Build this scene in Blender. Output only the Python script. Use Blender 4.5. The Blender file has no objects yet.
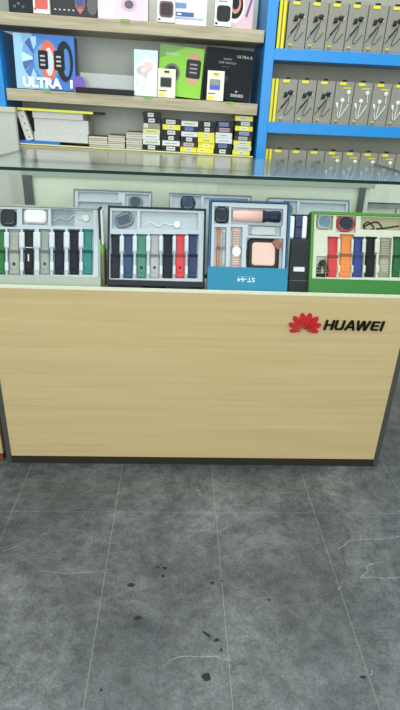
import bpy, math, random
from mathutils import Vector, Matrix
random.seed(7)
SC = bpy.context.scene
COL = SC.collection
# ------------------------------------------------------------------ camera
CX, CD, CH, YAW, PIT, ROL, FPX = -0.0763, 1.3763, 1.0859, 0.0546, 0.4534, -0.0443, 505.7461
_cy, _sy, _cp, _sp = math.cos(YAW), math.sin(YAW), math.cos(PIT), math.sin(PIT)
FW = Vector((_sy*_cp, _cy*_cp, -_sp)); RT = Vector((_cy, -_sy, 0)); DN = -RT.cross(FW)
_cr, _sr = math.cos(ROL), math.sin(ROL)
R2 = RT*_cr + DN*_sr; D2 = -RT*_sr + DN*_cr
CAMP = Vector((CX, -CD, CH))
cd = bpy.data.cameras.new('camera'); cam = bpy.data.objects.new('camera', cd); COL.objects.link(cam)
cd.sensor_fit = 'VERTICAL'; cd.sensor_height = 36; cd.lens = FPX/710*36; cd.clip_start = 0.01
cam.matrix_world = Matrix(((R2.x, -D2.x, -FW.x, CAMP.x), (R2.y, -D2.y, -FW.y, CAMP.y), (R2.z, -D2.z, -FW.z, CAMP.z), (0, 0, 0, 1)))
SC.camera = cam
# ------------------------------------------------------------------ world, lights, exposure
SC.view_settings.view_transform = 'Standard'; SC.view_settings.look = 'None'
SC.view_settings.gamma = 1; SC.view_settings.use_curve_mapping = False
SC.view_settings.exposure = 0.35
w = bpy.data.worlds.new('world'); SC.world = w; w.use_nodes = True
w.node_tree.nodes['Background'].inputs[0].default_value = (0.80, 0.90, 0.88, 1)
w.node_tree.nodes['Background'].inputs[1].default_value = 0.75
def area(name, loc, sx, sy, power, col=(0.95, 1.0, 0.97), rot=(0, 0, 0)):
    l = bpy.data.lights.new(name, 'AREA'); l.shape = 'RECTANGLE'; l.size = sx; l.size_y = sy
    l.energy = power; l.color = col
    o = bpy.data.objects.new(name, l); COL.objects.link(o); o.location = loc; o.rotation_euler = rot
    return o
area('ceiling_light', (-0.3, -1.0, 2.75), 1.6, 0.5, 12)
area('ceiling_light', (0.3, 0.3, 2.75), 2.0, 0.5, 20)
area('front_fill', (-0.2, -3.6, 1.75), 3.4, 1.9, 60, (0.97, 1.0, 0.96), (math.radians(86), 0, 0))  # added fill light behind the camera, brightens the upright faces

# ------------------------------------------------------------------ pixel rays of the camera (used to measure, on real planes)
def ray(u, v): return FW + R2*((u-200)/FPX) + D2*((v-355)/FPX)
def at(u, v, Y):
    q = ray(u, v); return CAMP + q*((Y-CAMP.y)/q.y)
def atz(u, v, Z):
    q = ray(u, v); return CAMP + q*((Z-CAMP.z)/q.z)
TILT = math.radians(0.95)        # the oak shelf unit stands a little out of level
TP = Vector((-0.25, 0, 1.12))
TM = Matrix.Translation(TP) @ Matrix.Rotation(TILT, 4, 'Y') @ Matrix.Translation(-TP)
TI = TM.inverted()
def atr(u, v, Y): return TI @ at(u, v, Y)
# ------------------------------------------------------------------ materials
def lin(c):
    return tuple(((x/255)/12.92 if x/255 <= 0.04045 else ((x/255+0.055)/1.055)**2.4) for x in c)
_M = {}
def mat(rgb, rough=0.5, metal=0.0, noise=0.04, scale=40, trans=0.0, coat=0.0, name=None):
    k = (rgb, rough, metal, noise, scale, trans, coat)
    if k in _M: return _M[k]
    m = bpy.data.materials.new(name or 'm%02x%02x%02x' % rgb); m.use_nodes = True
    nt = m.node_tree; b = nt.nodes['Principled BSDF']; c = lin(rgb)
    b.inputs['Roughness'].default_value = rough; b.inputs['Metallic'].default_value = metal
    b.inputs['Coat Weight'].default_value = coat
    if max(rgb) < 80: b.inputs['Specular IOR Level'].default_value = 0.2
    if trans: b.inputs['Alpha'].default_value = 1-trans
    tc = nt.nodes.new('ShaderNodeTexCoord'); n = nt.nodes.new('ShaderNodeTexNoise'); n.inputs['Scale'].default_value = scale
    mp = nt.nodes.new('ShaderNodeMix'); mp.data_type = 'RGBA'
    mp.inputs[6].default_value = tuple(x*(1-noise*2) for x in c)+(1,); mp.inputs[7].default_value = tuple(min(1, x*(1+noise*2)) for x in c)+(1,)
    nt.links.new(tc.outputs['Object'], n.inputs['Vector']); nt.links.new(n.outputs[0], mp.inputs[0]); nt.links.new(mp.outputs[2], b.inputs['Base Color'])
    _M[k] = m
    return m
def ramp(nt, stops, inp):
    r = nt.nodes.new('ShaderNodeValToRGB'); e = r.color_ramp.elements
    while len(e) < len(stops): e.new(0.5)
    for i, (p, c) in enumerate(stops):
        e[i].position = p; e[i].color = tuple(c)+(1,) if len(c) == 3 else c
    nt.links.new(inp, r.inputs[0]); return r
def wood(name, c1, c2, c3, rough=0.45, sx=1.2, sz=60, sy=60):
    m = bpy.data.materials.new(name); m.use_nodes = True; nt = m.node_tree; b = nt.nodes['Principled BSDF']
    tc = nt.nodes.new('ShaderNodeTexCoord'); mp = nt.nodes.new('ShaderNodeMapping'); mp.inputs['Scale'].default_value = (sx, sy, sz)
    n = nt.nodes.new('ShaderNodeTexNoise'); n.inputs['Scale'].default_value = 1; n.inputs['Detail'].default_value = 6; n.inputs['Roughness'].default_value = 0.65
    nt.links.new(tc.outputs['Object'], mp.inputs[0]); nt.links.new(mp.outputs[0], n.inputs['Vector'])
    r = ramp(nt, [(0.3, lin(c1)), (0.5, lin(c2)), (0.7, lin(c3))], n.outputs[0])
    nt.links.new(r.outputs[0], b.inputs['Base Color']); b.inputs['Roughness'].default_value = rough
    return m
PANEL = wood('light_maple', (187, 164, 119), (195, 173, 127), (200, 180, 136), 0.45, 1.2, 55, 55)
BOARD = wood('pale_oak', (146, 134, 110), (172, 160, 134), (190, 179, 154), 0.5, 5, 90, 90)
def floor_mat():
    m = bpy.data.materials.new('grey_stone_tile'); m.use_nodes = True; nt = m.node_tree; b = nt.nodes['Principled BSDF']
    L = nt.links.new
    tc = nt.nodes.new('ShaderNodeTexCoord')
    def noise(s, d, ro=0.6, dist=0.0, vec=None):
        n = nt.nodes.new('ShaderNodeTexNoise'); n.inputs['Scale'].default_value = s; n.inputs['Detail'].default_value = d
        n.inputs['Roughness'].default_value = ro; n.inputs['Distortion'].default_value = dist
        L(vec or tc.outputs['Object'], n.inputs['Vector']); return n
    n1 = noise(3.2, 9, 0.68, 0.6)
    r1 = ramp(nt, [(0.3, lin((60, 64, 68))), (0.5, lin((88, 92, 95))), (0.7, lin((116, 120, 122)))], n1.outputs[0])
    mpx = nt.nodes.new('ShaderNodeMapping'); mpx.inputs['Scale'].default_value = (0.85, 1.0, 1); L(tc.outputs['Object'], mpx.inputs[0])
    n2 = noise(26, 12, 0.85, 0.3, mpx.outputs[0])
    r2 = ramp(nt, [(0.36, (0.30,)*3), (0.5, (0.92,)*3), (0.66, (1.6,)*3)], n2.outputs[0])
    mx = nt.nodes.new('ShaderNodeMix'); mx.data_type = 'RGBA'; mx.blend_type = 'MULTIPLY'; mx.inputs[0].default_value = 0.8
    L(r1.outputs[0], mx.inputs[6]); L(r2.outputs[0], mx.inputs[7])
    n7 = noise(170, 6, 0.8); r7 = ramp(nt, [(0.38, (0.45,)*3), (0.5, (1.0,)*3), (0.62, (1.5,)*3)], n7.outputs[0])
    m7 = nt.nodes.new('ShaderNodeMix'); m7.data_type = 'RGBA'; m7.blend_type = 'MULTIPLY'; m7.inputs[0].default_value = 0.55
    L(mx.outputs[2], m7.inputs[6]); L(r7.outputs[0], m7.inputs[7]); mx = m7
    # thin dark hairline cracks
    n5 = noise(5.5, 6, 0.6, 1.0); rc = ramp(nt, [(0.0, (1,)*3), (0.488, (1,)*3), (0.5, (0.55,)*3), (0.512, (1,)*3)], n5.outputs[0])
    mc = nt.nodes.new('ShaderNodeMix'); mc.data_type = 'RGBA'; mc.blend_type = 'MULTIPLY'
    n6 = noise(3.0, 2); rq = ramp(nt, [(0.5, (0,)*3), (0.62, (1,)*3)], n6.outputs[0]); L(rq.outputs[0], mc.inputs[0])
    L(mx.outputs[2], mc.inputs[6]); L(rc.outputs[0], mc.inputs[7]); mx = mc
    # thin pale veins: distorted noise close to its middle value
    n3 = noise(2.3, 4, 0.55, 1.4)
    rv = ramp(nt, [(0.0, (0,)*3), (0.496, (0,)*3), (0.5, (1,)*3), (0.504, (0,)*3)], n3.outputs[0])
    n4 = noise(2.0, 2); rm = ramp(nt, [(0.56, (0,)*3), (0.70, (0.30,)*3)], n4.outputs[0])
    mu = nt.nodes.new('ShaderNodeMath'); mu.operation = 'MULTIPLY'; L(rv.outputs[0], mu.inputs[0]); L(rm.outputs[0], mu.inputs[1])
    mv = nt.nodes.new('ShaderNodeMix'); mv.data_type = 'RGBA'; mv.inputs[7].default_value = lin((175, 180, 180))+(1,)
    L(mu.outputs[0], mv.inputs[0]); L(mx.outputs[2], mv.inputs[6])
    # joints
    sep = nt.nodes.new('ShaderNodeSeparateXYZ'); L(tc.outputs['Object'], sep.inputs[0])
    def M(op, a, b_=None):
        x = nt.nodes.new('ShaderNodeMath'); x.operation = op
        for i, v in enumerate((a, b_)):
            if v is None: continue
            if hasattr(v, 'links'): L(v, x.inputs[i])
            else: x.inputs[i].default_value = v
        return x.outputs[0]
    def joint(o, off, step, wd):
        t = M('FLOORED_MODULO' if False else 'WRAP', M('SUBTRACT', o, off), -step/2)
        t.node.inputs[2].default_value = step/2
        return M('LESS_THAN', M('ABSOLUTE', t), wd)
    j = M('MAXIMUM', joint(sep.outputs[0], -0.5453, 0.3, 0.0008), M('MULTIPLY', joint(sep.outputs[1], -0.225, 0.6, 0.0010), 0.5))
    mj = nt.nodes.new('ShaderNodeMix'); mj.data_type = 'RGBA'; mj.inputs[7].default_value = lin((150, 150, 146))+(1,)
    L(M('MULTIPLY', M('MULTIPLY', j, 1.15), n1.outputs[0]), mj.inputs[0]); L(mv.outputs[2], mj.inputs[6]); L(mj.outputs[2], b.inputs['Base Color'])
    b.inputs['Roughness'].default_value = 0.42
    rr = ramp(nt, [(0.3, (0.32,)*3), (0.7, (0.55,)*3)], n1.outputs[0]); L(rr.outputs[0], b.inputs['Roughness'])
    bp = nt.nodes.new('ShaderNodeBump'); bp.inputs['Strength'].default_value = 0.12; bp.inputs['Distance'].default_value = 0.002
    L(n2.outputs[0], bp.inputs['Height']); L(bp.outputs[0], b.inputs['Normal'])
    return m
def glass(name, tint, ior=1.4, rough=0.03, veil=0.0):
    m = bpy.data.materials.new(name); m.use_nodes = True; nt = m.node_tree; nt.nodes.clear(); L = nt.links.new
    out = nt.nodes.new('ShaderNodeOutputMaterial'); t = nt.nodes.new('ShaderNodeBsdfTransparent'); t.inputs[0].default_value = tint
    g = nt.nodes.new('ShaderNodeBsdfGlossy'); g.inputs['Roughness'].default_value = rough; g.inputs[0].default_value = (0.9, 0.93, 0.92, 1)
    geo = nt.nodes.new('ShaderNodeNewGeometry'); mi = nt.nodes.new('ShaderNodeMix'); mi.inputs[2].default_value = ior; mi.inputs[3].default_value = 1/ior
    L(geo.outputs['Backfacing'], mi.inputs[0])
    f = nt.nodes.new('ShaderNodeFresnel'); L(mi.outputs[0], f.inputs['IOR'])
    mx = nt.nodes.new('ShaderNodeMixShader'); L(f.outputs[0], mx.inputs[0]); L(t.outputs[0], mx.inputs[1]); L(g.outputs[0], mx.inputs[2])
    if veil:      # pale diffuse mixed in to paint the whitish reflection haze over the pane
        d = nt.nodes.new('ShaderNodeBsdfDiffuse'); d.inputs[0].default_value = (0.72, 0.78, 0.76, 1)
        m2 = nt.nodes.new('ShaderNodeMixShader'); m2.inputs[0].default_value = veil
        L(mx.outputs[0], m2.inputs[1]); L(d.outputs[0], m2.inputs[2]); mx = m2
    L(mx.outputs[0], out.inputs['Surface']); return m
GLASS = glass('clear_glass', (0.97, 0.99, 0.98, 1), 1.10, 0.14, 0.05)
GLASS_F = glass('clear_front_glass', (0.99, 1, 0.995, 1), 1.12)
FILM = glass('clear_plastic_film', (0.9, 0.92, 0.92, 1), 1.4)
GEDGE = mat((2, 40, 32), 0.4, name='green_glass_edge')
ALU = mat((92, 96, 90), 0.4, 0.6, name='aluminium')
DARK = mat((45, 46, 42), 0.5)
WHITE = mat((214, 218, 214), 0.45)
CREAM = mat((222, 218, 196), 0.5)
TRAY = mat((180, 188, 197), 0.35)
RIB = mat((196, 203, 210), 0.35)
TRAYD = mat((150, 157, 164), 0.4)
TRAYC = mat((200, 200, 184), 0.4)
BLACK = mat((22, 24, 27), 0.4)
BLK2 = mat((36, 40, 46), 0.5)
BLUE = mat((0, 134, 212), 0.35)
YEL = mat((226, 212, 20), 0.4)
# ------------------------------------------------------------------ mesh builder
class MB:
    def __init__(s): s.v = []; s.f = []; s.m = []; s.mats = []
    def mi(s, m):
        if m not in s.mats: s.mats.append(m)
        return s.mats.index(m)
    def add(s, vs, fs, m, M=None):
        b = len(s.v); s.v += [(M @ Vector(v) if M else Vector(v)) for v in vs]; i = s.mi(m)
        for f in fs: s.f.append(tuple(b+k for k in f)); s.m.append(i)
        return s
    def box(s, lo, hi, m, M=None, front=None):
        x0, y0, z0 = lo; x1, y1, z1 = hi
        vs = [(x0, y0, z0), (x1, y0, z0), (x1, y1, z0), (x0, y1, z0), (x0, y0, z1), (x1, y0, z1), (x1, y1, z1), (x0, y1, z1)]
        return s.add(vs, [(3, 2, 1, 0), (4, 5, 6, 7), (0, 1, 5, 4), (1, 2, 6, 5), (2, 3, 7, 6), (3, 0, 4, 7)], m, M)
    def prism(s, poly, z0, z1, m, M=None, m2=None):
        # outline in xy, thickness along z, one taper ring for a soft edge
        n = len(poly); a = sum((poly[i][0]*poly[(i+1) % n][1]-poly[(i+1) % n][0]*poly[i][1]) for i in range(n))
        if a < 0: poly = poly[::-1]
        vs = [(x, y, z0) for x, y in poly]+[(x, y, z1) for x, y in poly]
        s.add(vs, [tuple(range(n))[::-1]]+[(i, (i+1) % n, n+(i+1) % n, n+i) for i in range(n)], m, M)
        s.add([(x, y, z1) for x, y in poly], [tuple(range(n))], m2 or m, M)
        return s
    def pillow(s, poly, z0, z1, m, M=None, inset=0.12):
        n = len(poly); a = sum((poly[i][0]*poly[(i+1) % n][1]-poly[(i+1) % n][0]*poly[i][1]) for i in range(n))
        if a < 0: poly = poly[::-1]
        cx = sum(p[0] for p in poly)/n; cy = sum(p[1] for p in poly)/n
        zm = z0+(z1-z0)*0.65
        k = 1-inset
        vs = [(x, y, z0) for x, y in poly]+[(x, y, zm) for x, y in poly]+[(cx+(x-cx)*k, cy+(y-cy)*k, z1) for x, y in poly]
        fs = [tuple(range(n))[::-1]]+[(i, (i+1) % n, n+(i+1) % n, n+i) for i in range(n)]+[(n+i, n+(i+1) % n, 2*n+(i+1) % n, 2*n+i) for i in range(n)]+[tuple(range(2*n, 3*n))]
        return s.add(vs, fs, m, M)
    def tube(s, pts, r, m, M=None, k=6):
        pts = [Vector(p) for p in pts]; vs = []; fs = []
        for i, p in enumerate(pts):
            d = (pts[min(i+1, len(pts)-1)]-pts[max(i-1, 0)]).normalized()
            a = d.cross(Vector((0, 0, 1)))
            if a.length < 1e-4: a = d.cross(Vector((0, 1, 0)))
            a.normalize(); b = d.cross(a)
            for j in range(k):
                t = 2*math.pi*j/k; vs.append(p+a*(r*math.cos(t))+b*(r*math.sin(t)))
        for i in range(len(pts)-1):
            for j in range(k): fs.append((i*k+j, i*k+(j+1) % k, (i+1)*k+(j+1) % k, (i+1)*k+j))
        fs.append(tuple(range(k))[::-1]); fs.append(tuple((len(pts)-1)*k+j for j in range(k)))
        return s.add(vs, fs, m, M)
    def sphere(s, c, r, m, M=None, sc=(1, 1, 1)):
        vs = []; fs = []; a = 10; b = 6
        for i in range(b+1):
            for j in range(a):
                t = math.pi*i/b; p = 2*math.pi*j/a
                vs.append((c[0]+r*sc[0]*math.sin(t)*math.cos(p), c[1]+r*sc[1]*math.sin(t)*math.sin(p), c[2]+r*sc[2]*math.cos(t)))
        for i in range(b):
            for j in range(a): fs.append((i*a+j, (i+1)*a+j, (i+1)*a+(j+1) % a, i*a+(j+1) % a))
        return s.add(vs, fs, m, M)
    def build(s, name, parent=None, M=None, bevel=0, smooth=False):
        """vertices are in the frame M (world matrix of the object when top-level, relative to the parent otherwise)"""
        me = bpy.data.meshes.new(name); me.from_pydata([tuple(v) for v in s.v], [], s.f)
        for m in s.mats: me.materials.append(m)
        me.polygons.foreach_set('material_index', s.m)
        if smooth: me.polygons.foreach_set('use_smooth', [True]*len(s.f))
        me.update()
        o = bpy.data.objects.new(name, me); COL.objects.link(o)
        if parent: o.parent = parent
        if M: o.matrix_world = M if not parent else M
        if bevel:
            b = o.modifiers.new('bevel', 'BEVEL'); b.width = bevel; b.segments = 2; b.limit_method = 'ANGLE'
        return o
def tag(o, label=None, cat=None, group=None, kind=None):
    if label: o['label'] = label
    if cat: o['category'] = cat
    if group: o['group'] = group
    if kind: o['kind'] = kind
    return o
def empty(name, M, label, cat, group=None):
    o = bpy.data.objects.new(name, None); COL.objects.link(o); o.empty_display_size = 0.02
    o.matrix_world = M if isinstance(M, Matrix) else Matrix.Translation(M)
    return tag(o, label, cat, group)
def single(mb, name, base, label, cat, group=None, bevel=0, smooth=False):
    """a thing that is one mesh, its vertices given in world space, origin moved to its base"""
    M = base if isinstance(base, Matrix) else Matrix.Translation(base); I = M.inverted()
    mb.v = [I @ v for v in mb.v]
    return tag(mb.build(name, None, M, bevel, smooth), label, cat, group)
def part(mb, name, root, bevel=0, smooth=False):
    """child mesh, its vertices given in world space"""
    I = root.matrix_world.inverted() if root.parent is None else (root.parent.matrix_world @ root.matrix_basis).inverted()
    mb.v = [I @ v for v in mb.v]
    return mb.build(name, root, None, bevel, smooth)
def copy_tree(o, parent=None):
    c = o.copy(); COL.objects.link(c)
    if parent: c.parent = parent
    for ch in [x for x in COL.objects if x.parent == o]: copy_tree(ch, c)
    return c
def struct(o): o['kind'] = 'structure'; return o
def rrect(x0, y0, x1, y1, r, n=4):
    r = min(r, abs(x1-x0)/2*0.999, abs(y1-y0)/2*0.999); P = []
    for cx, cy, a in ((x1-r, y0+r, -90), (x1-r, y1-r, 0), (x0+r, y1-r, 90), (x0+r, y0+r, 180)):
        for i in range(n+1):
            t = math.radians(a+90*i/n); P.append((cx+r*math.cos(t), cy+r*math.sin(t)))
    return P
def ellipse(cx, cy, rx, ry=None, n=20, a0=0, a1=360):
    ry = ry or rx; m = n if a1-a0 == 360 else n+1
    return [(cx+rx*math.cos(math.radians(a0+(a1-a0)*i/n)), cy+ry*math.sin(math.radians(a0+(a1-a0)*i/n))) for i in range(m)]
def text_into(mb, txt, cx, cy, wd, ht, z, m, M=None, shear=0.0, depth=0.0003, bold=0.0, flip=False):
    cu = bpy.data.curves.new('t', 'FONT'); cu.body = txt; cu.size = 1; cu.offset = bold; cu.shear = shear; cu.resolution_u = 3; cu.fill_mode = 'FRONT'
    o = bpy.data.objects.new('t', cu); COL.objects.link(o); bpy.context.view_layer.update()
    me = bpy.data.meshes.new_from_object(o.evaluated_get(bpy.context.evaluated_depsgraph_get()))
    vs = [v.co.copy() for v in me.vertices]; fs = [tuple(p.vertices) for p in me.polygons]
    bpy.data.objects.remove(o); bpy.data.curves.remove(cu); bpy.data.meshes.remove(me)
    x0 = min(v.x for v in vs); x1 = max(v.x for v in vs); y0 = min(v.y for v in vs); y1 = max(v.y for v in vs)
    sg = -1 if flip else 1
    vs = [((v.x-(x0+x1)/2)/(x1-x0)*wd*sg+cx, (v.y-(y0+y1)/2)/(y1-y0)*ht*sg+cy, z+depth) for v in vs]
    mb.add(vs, fs, m, M)

# ================================================================== SETTING
SHELF_Z = 0.594; PT = 0.6154; GT = 0.9342
f = MB(); f.box((-3, -3, -0.05), (3, 2.5, 0), floor_mat())
stain = mat((38, 42, 44), 0.6); vein = mat((140, 145, 146), 0.5, noise=.3, scale=200)
def blotch(u, v, r, m=stain, el=1.0, ang=0):
    c = atz(u, v, 0); P = []
    for i in range(12):
        t = 2*math.pi*i/12; q = r*(0.65+0.6*random.random()); x = q*el*math.cos(t); y = q*math.sin(t)
        P.append((c.x+x*math.cos(ang)-y*math.sin(ang), c.y+x*math.sin(ang)+y*math.cos(ang)))
    f.prism(P, 0.0, 0.0002, m)
for u, v, r, e in ((163, 576, .006, 1), (165, 568, .005, 1.2), (158, 567, .003, 2), (131, 585, .007, 1.3), (212, 583, .005, 1), (138, 618, .006, 1.6), (206, 634, .004, 3), (217, 640, .004, 2), (221, 650, .004, 1), (206, 677, .008, 1.3), (101, 690, .004, 1), (222, 581, .003, 1), (363, 677, .004, 2), (269, 600, .003, 1.5)):
    blotch(u, v, r, el=e, ang=-0.7 if e == 3 else 0.1)
def scratch(pts, wpx=0.0022):
    P0 = [atz(u, v, 0) for u, v in pts]; P = []; wpx *= 0.8
    for a, b in zip(P0, P0[1:]):
        for k in range(5): P.append(a.lerp(b, k/5)+Vector((random.uniform(-.002, .002), random.uniform(-.002, .002), 0))*(k > 0))
    P.append(P0[-1])
    for a, b in zip(P, P[1:]):
        d = (b-a).normalized(); n = Vector((-d.y, d.x, 0))*wpx*random.uniform(.25, .65)
        f.prism([(a-n)[:2], (b-n)[:2], (b+n)[:2], (a+n)[:2]], 0, 0.0002, vein)
scratch([(338, 549), (345, 545), (348, 541), (356, 540), (372, 539), (384, 539), (400, 536)], .002)
scratch([(361, 577), (368, 572), (366, 567), (374, 563), (384, 562)]); scratch([(360, 578), (374, 577), (386, 579), (400, 577)])
scratch([(168, 660), (185, 656), (200, 657), (214, 656), (229, 660)], .0018)
scratch([(2, 551), (12, 548), (18, 546)], .0015); scratch([(40, 571), (60, 573), (82, 573), (104, 571)], .0012); scratch([(186, 531), (212, 530)], .0015)
scratch([(338, 590), (341, 586), (342, 583)], .0018); scratch([(370, 675), (373, 671)], .002)
fl = struct(f.build('floor'))
wl = MB(); wl.box((-3, 1.2, 0), (3, 1.3, 2.9), mat((160, 163, 155), 0.8)); struct(wl.build('wall_back'))

# ================================================================== COUNTER
HW = 0.61
ct = empty('display_counter', Vector((0, 0, 0)), 'long maple-fronted glass showcase counter with red petal logo, watch boxes inside', 'counter')
b = MB(); b.box((-HW, 0, 0.03), (HW, 0.018, PT-0.004), PANEL); fp = part(b, 'front_panel', ct, 0.001)
b = MB(); b.box((-HW-0.004, -0.001, PT-0.004), (HW+0.004, 0.020, PT), CREAM); part(b, 'top_edging', ct)
b = MB(); b.box((-HW+0.002, 0.001, 0.0), (HW-0.002, 0.5, 0.029), DARK); part(b, 'plinth', ct)
b = MB(); b.box((-HW, -0.001, 0.012), (HW, 0.006, 0.0295), mat((48, 44, 34), 0.5)); part(b, 'bottom_trim', ct)
for sx in (-1, 1):
    x0, x1 = sorted((sx*HW, sx*(HW+0.016)))
    b = MB(); b.box((x0, -0.002, 0.0), (x1, 0.024, PT), ALU); part(b, 'side_trim', ct, 0.001)
    x0, x1 = sorted((sx*(HW+0.002), sx*(HW+0.016)))
    b = MB(); b.box((x0, 0.024, 0.0), (x1, 0.5, SHELF_Z), mat((175, 150, 105), 0.5)); part(b, 'side_panel', ct)
    x0, x1 = sorted((sx*(HW-0.002), sx*(HW+0.003)))
    b = MB(); b.box((x0, 0.006, SHELF_Z), (x1, 0.5, GT-0.008), GLASS_F); part(b, 'side_glass', ct)
b = MB(); b.box((-HW+0.001, 0.019, SHELF_Z-0.02), (HW-0.001, 0.5, SHELF_Z), mat((186, 192, 184), 0.3)); part(b, 'shelf', ct)
b = MB(); b.box((-HW+0.001, 0.0065, PT), (HW-0.001, 0.0115, GT-0.008), GLASS_F); part(b, 'front_glass', ct)
b = MB()   # glass top: clear faces, green polished edges
gx = HW+0.012; y0, y1, z0, z1 = -0.006, 0.53, GT-0.008, GT
vs = [(-gx, y0, z0), (gx, y0, z0), (gx, y1, z0), (-gx, y1, z0), (-gx, y0, z1), (gx, y0, z1), (gx, y1, z1), (-gx, y1, z1)]
b.add(vs, [(3, 2, 1, 0), (4, 5, 6, 7)], GLASS); b.add(vs, [(0, 1, 5, 4), (1, 2, 6, 5), (3, 0, 4, 7)], GEDGE); b.add(vs, [(2, 3, 7, 6)], GLASS)
part(b, 'glass_top', ct)
doorm = mat((216, 222, 204), 0.5)
for (xa, xb, yy) in ((-0.60, 0.060, 0.455), (0.052, 0.60, 0.462)):
    b = MB(); b.box((xa, yy, SHELF_Z), (xb, yy+0.006, 0.857), doorm); part(b, 'sliding_door', ct)
b = MB(); b.box((-HW, 0.447, 0.857), (HW, 0.475, 0.884), mat((158, 166, 156), 0.5)); part(b, 'back_rail', ct)
for xa, xb in ((-0.604, -0.573), (0.556, 0.578)):
    b = MB(); b.box((xa, 0.440, SHELF_Z), (xb, 0.4465, 0.860), mat((84, 90, 88), 0.45, 0.3)); part(b, 'door_stile', ct)
# lettering and petal emblem, mounted proud of the panel
b = MB()
LET = {'H': [[(0, 0), (0, 1)], [(.75, 0), (.75, 1)], [(0, .5), (.75, .5)]], 'U': [[(0, 1), (0, .22), (.16, .05), (.6, .05), (.76, .22), (.76, 1)]],
       'A': [[(0, 0), (.42, .98), (.5, .98), (.9, 0)], [(.15, .3), (.76, .3)]], 'W': [[(0, 1), (.28, .04), (.36, .04), (.62, .95), (.70, .95), (.96, .04), (1.04, .04), (1.32, 1)]],
       'E': [[(.72, .92), (.1, .92), (.02, .8), (.02, .2), (.1, .08), (.72, .08)], [(0, .5), (.68, .5)]], 'I': [[(0, 0), (0, 1)]]}
WID = {'H': .75, 'U': .76, 'A': .9, 'W': 1.32, 'E': .72, 'I': 0}
Pa = at(324, 330, 0); Pb = at(380.5, 331, 0); Pt = at(324, 320, 0)
lh = (Pt.z-Pa.z)*0.90
adv = sum(WID[c] for c in 'HUAWEI')+4*0.38+0.22; un = (Pb.x-Pa.x)/adv*0.99; x = 0
BLKL = mat((20, 18, 18), 0.35)
z_base = (Pa.z+Pb.z)/2+0.003
for c in 'HUAWEI':
    for st in LET[c]:
        for (ax, ay), (bx, by) in zip(st, st[1:]):
            A = Vector((x+ax, ay)); B = Vector((x+bx, by)); A.x *= un; B.x *= un; A.y *= lh; B.y *= lh
            d = (B-A).normalized(); tw = 0.0023 if abs(d.x) > abs(d.y) else 0.0033
            n = Vector((-d.y, d.x))*tw; e = d*0.0012; A -= e; B += e
            Q = [(p.x+0.16*p.y, p.y) for p in (A-n, B-n, B+n, A+n)]
            M = Matrix(((1, 0, 0, Pa.x), (0, 0, -1, 0), (0, 1, 0, z_base), (0, 0, 0, 1)))
            b.prism(Q, 0.0, 0.006, BLKL, M)
    x += WID[c]+(0.38 if c != 'A' else 0.22)
lg = part(b, 'lettering', ct); lg['label'] = 'raised black lettering'
b = MB(); RED = mat((184, 22, 34), 0.4); pc = at(303.8, 330.5, 0)
M = Matrix(((1, 0, 0, pc.x), (0, 0, -1, 0), (0, 1, 0, pc.z-0.002), (0, 0, 0, 1)))
for ang, ln_, wd_, off in ((12, .054, .0086, .016), (37, .053, .0086, .018), (63, .046, .0074, .022), (88, .034, .0052, .026)):
    for s in (-1, 1):
        P = []
        for i in range(17):
            t = i/16; r = ln_*t; wv = wd_*math.sin(math.pi*t**1.9)**0.62 if 0 < t < 1 else 0
            P.append((wv, r))
        P = P+[(-wv, r) for wv, r in P[::-1][1:-1]]
        a = math.radians(ang)*s; ca, sa = math.cos(a), math.sin(a)
        Q = [((px*ca+(py+off*0.4)*sa), (-px*sa+(py+off*0.4)*ca)) for px, py in P]
        Q = [(px*1.0, py*1.0) for px, py in Q]
        b.prism(Q, 0.0, 0.006, RED, M)
em = part(b, 'emblem', ct); em['label'] = 'red petal emblem'

# neighbour counter at the left
nb = empty('side_counter', Vector((-0.95, 0, 0)), 'next counter with tan front panel beyond the dark trim, barely in view', 'counter')
b = MB(); b.box((-1.30, 0.012, 0.03), (-0.641, 0.03, 0.62), mat((188, 160, 120), 0.5)); part(b, 'front_panel', nb)
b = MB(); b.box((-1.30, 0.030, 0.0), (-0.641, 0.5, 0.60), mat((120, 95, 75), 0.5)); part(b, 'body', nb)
b = MB(); b.box((-1.30, 0.008, 0.0), (-0.641, 0.029, 0.028), mat((110, 60, 40), 0.5)); part(b, 'plinth', nb)

# ================================================================== RACKS
RY = 0.80
rk = empty('wooden_shelf_unit', Vector((-0.25, 0.95, 0)), 'pale oak shelf unit with grey back standing behind the counter', 'shelf unit')
BZ = [(1.320, 1.360), (1.077, 1.118), (0.872, 0.922)]
backm = mat((206, 209, 202), 0.6)
for i, (za, zb) in enumerate(BZ):
    b = MB(); b.box((-0.80 if i == 0 else -0.733, RY, za), (0.224, 0.9995, zb), BOARD); part(b, 'shelf_board', rk, 0.0015)
b = MB(); b.box((-0.733, 1.00, 0.83), (0.216, 1.01, 1.72), backm)
for u, v in ((136, 38), (140, 38), (140, 105), (144, 105)):
    p = atr(u, v, 1.0); b.box((p.x-.0045, .998, p.z-.005), (p.x+.0045, 1.0002, p.z+.005), BLACK)
part(b, 'back_panel', rk)
b = MB(); b.box((-0.733, RY-0.001, 0.924), (0.224, RY+0.012, 0.928), mat((222, 226, 160), 0.4)); part(b, 'edge_strip', rk)
br = empty('blue_display_rack', Vector((0.8, 0.95, 0.0)), 'bright blue framed rack filled with rows of earphone boxes', 'rack')
b = MB(); b.box((0.231, 0.79, 0.80), (0.268, 1.10, 1.75), BLUE); part(b, 'upright', br, 0.001)
LZ = [(1.259, 1.297), (1.010, 1.049)]
for za, zb in LZ:
    b = MB(); b.box((0.268, 0.79, za), (1.40, 0.9495, zb), BLUE); part(b, 'shelf_board', br, 0.001)
b = MB(); b.box((0.268, 0.95, 0.80), (1.40, 0.96, 1.75), mat((158, 158, 142), 0.7)); part(b, 'back_panel', br)
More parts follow.
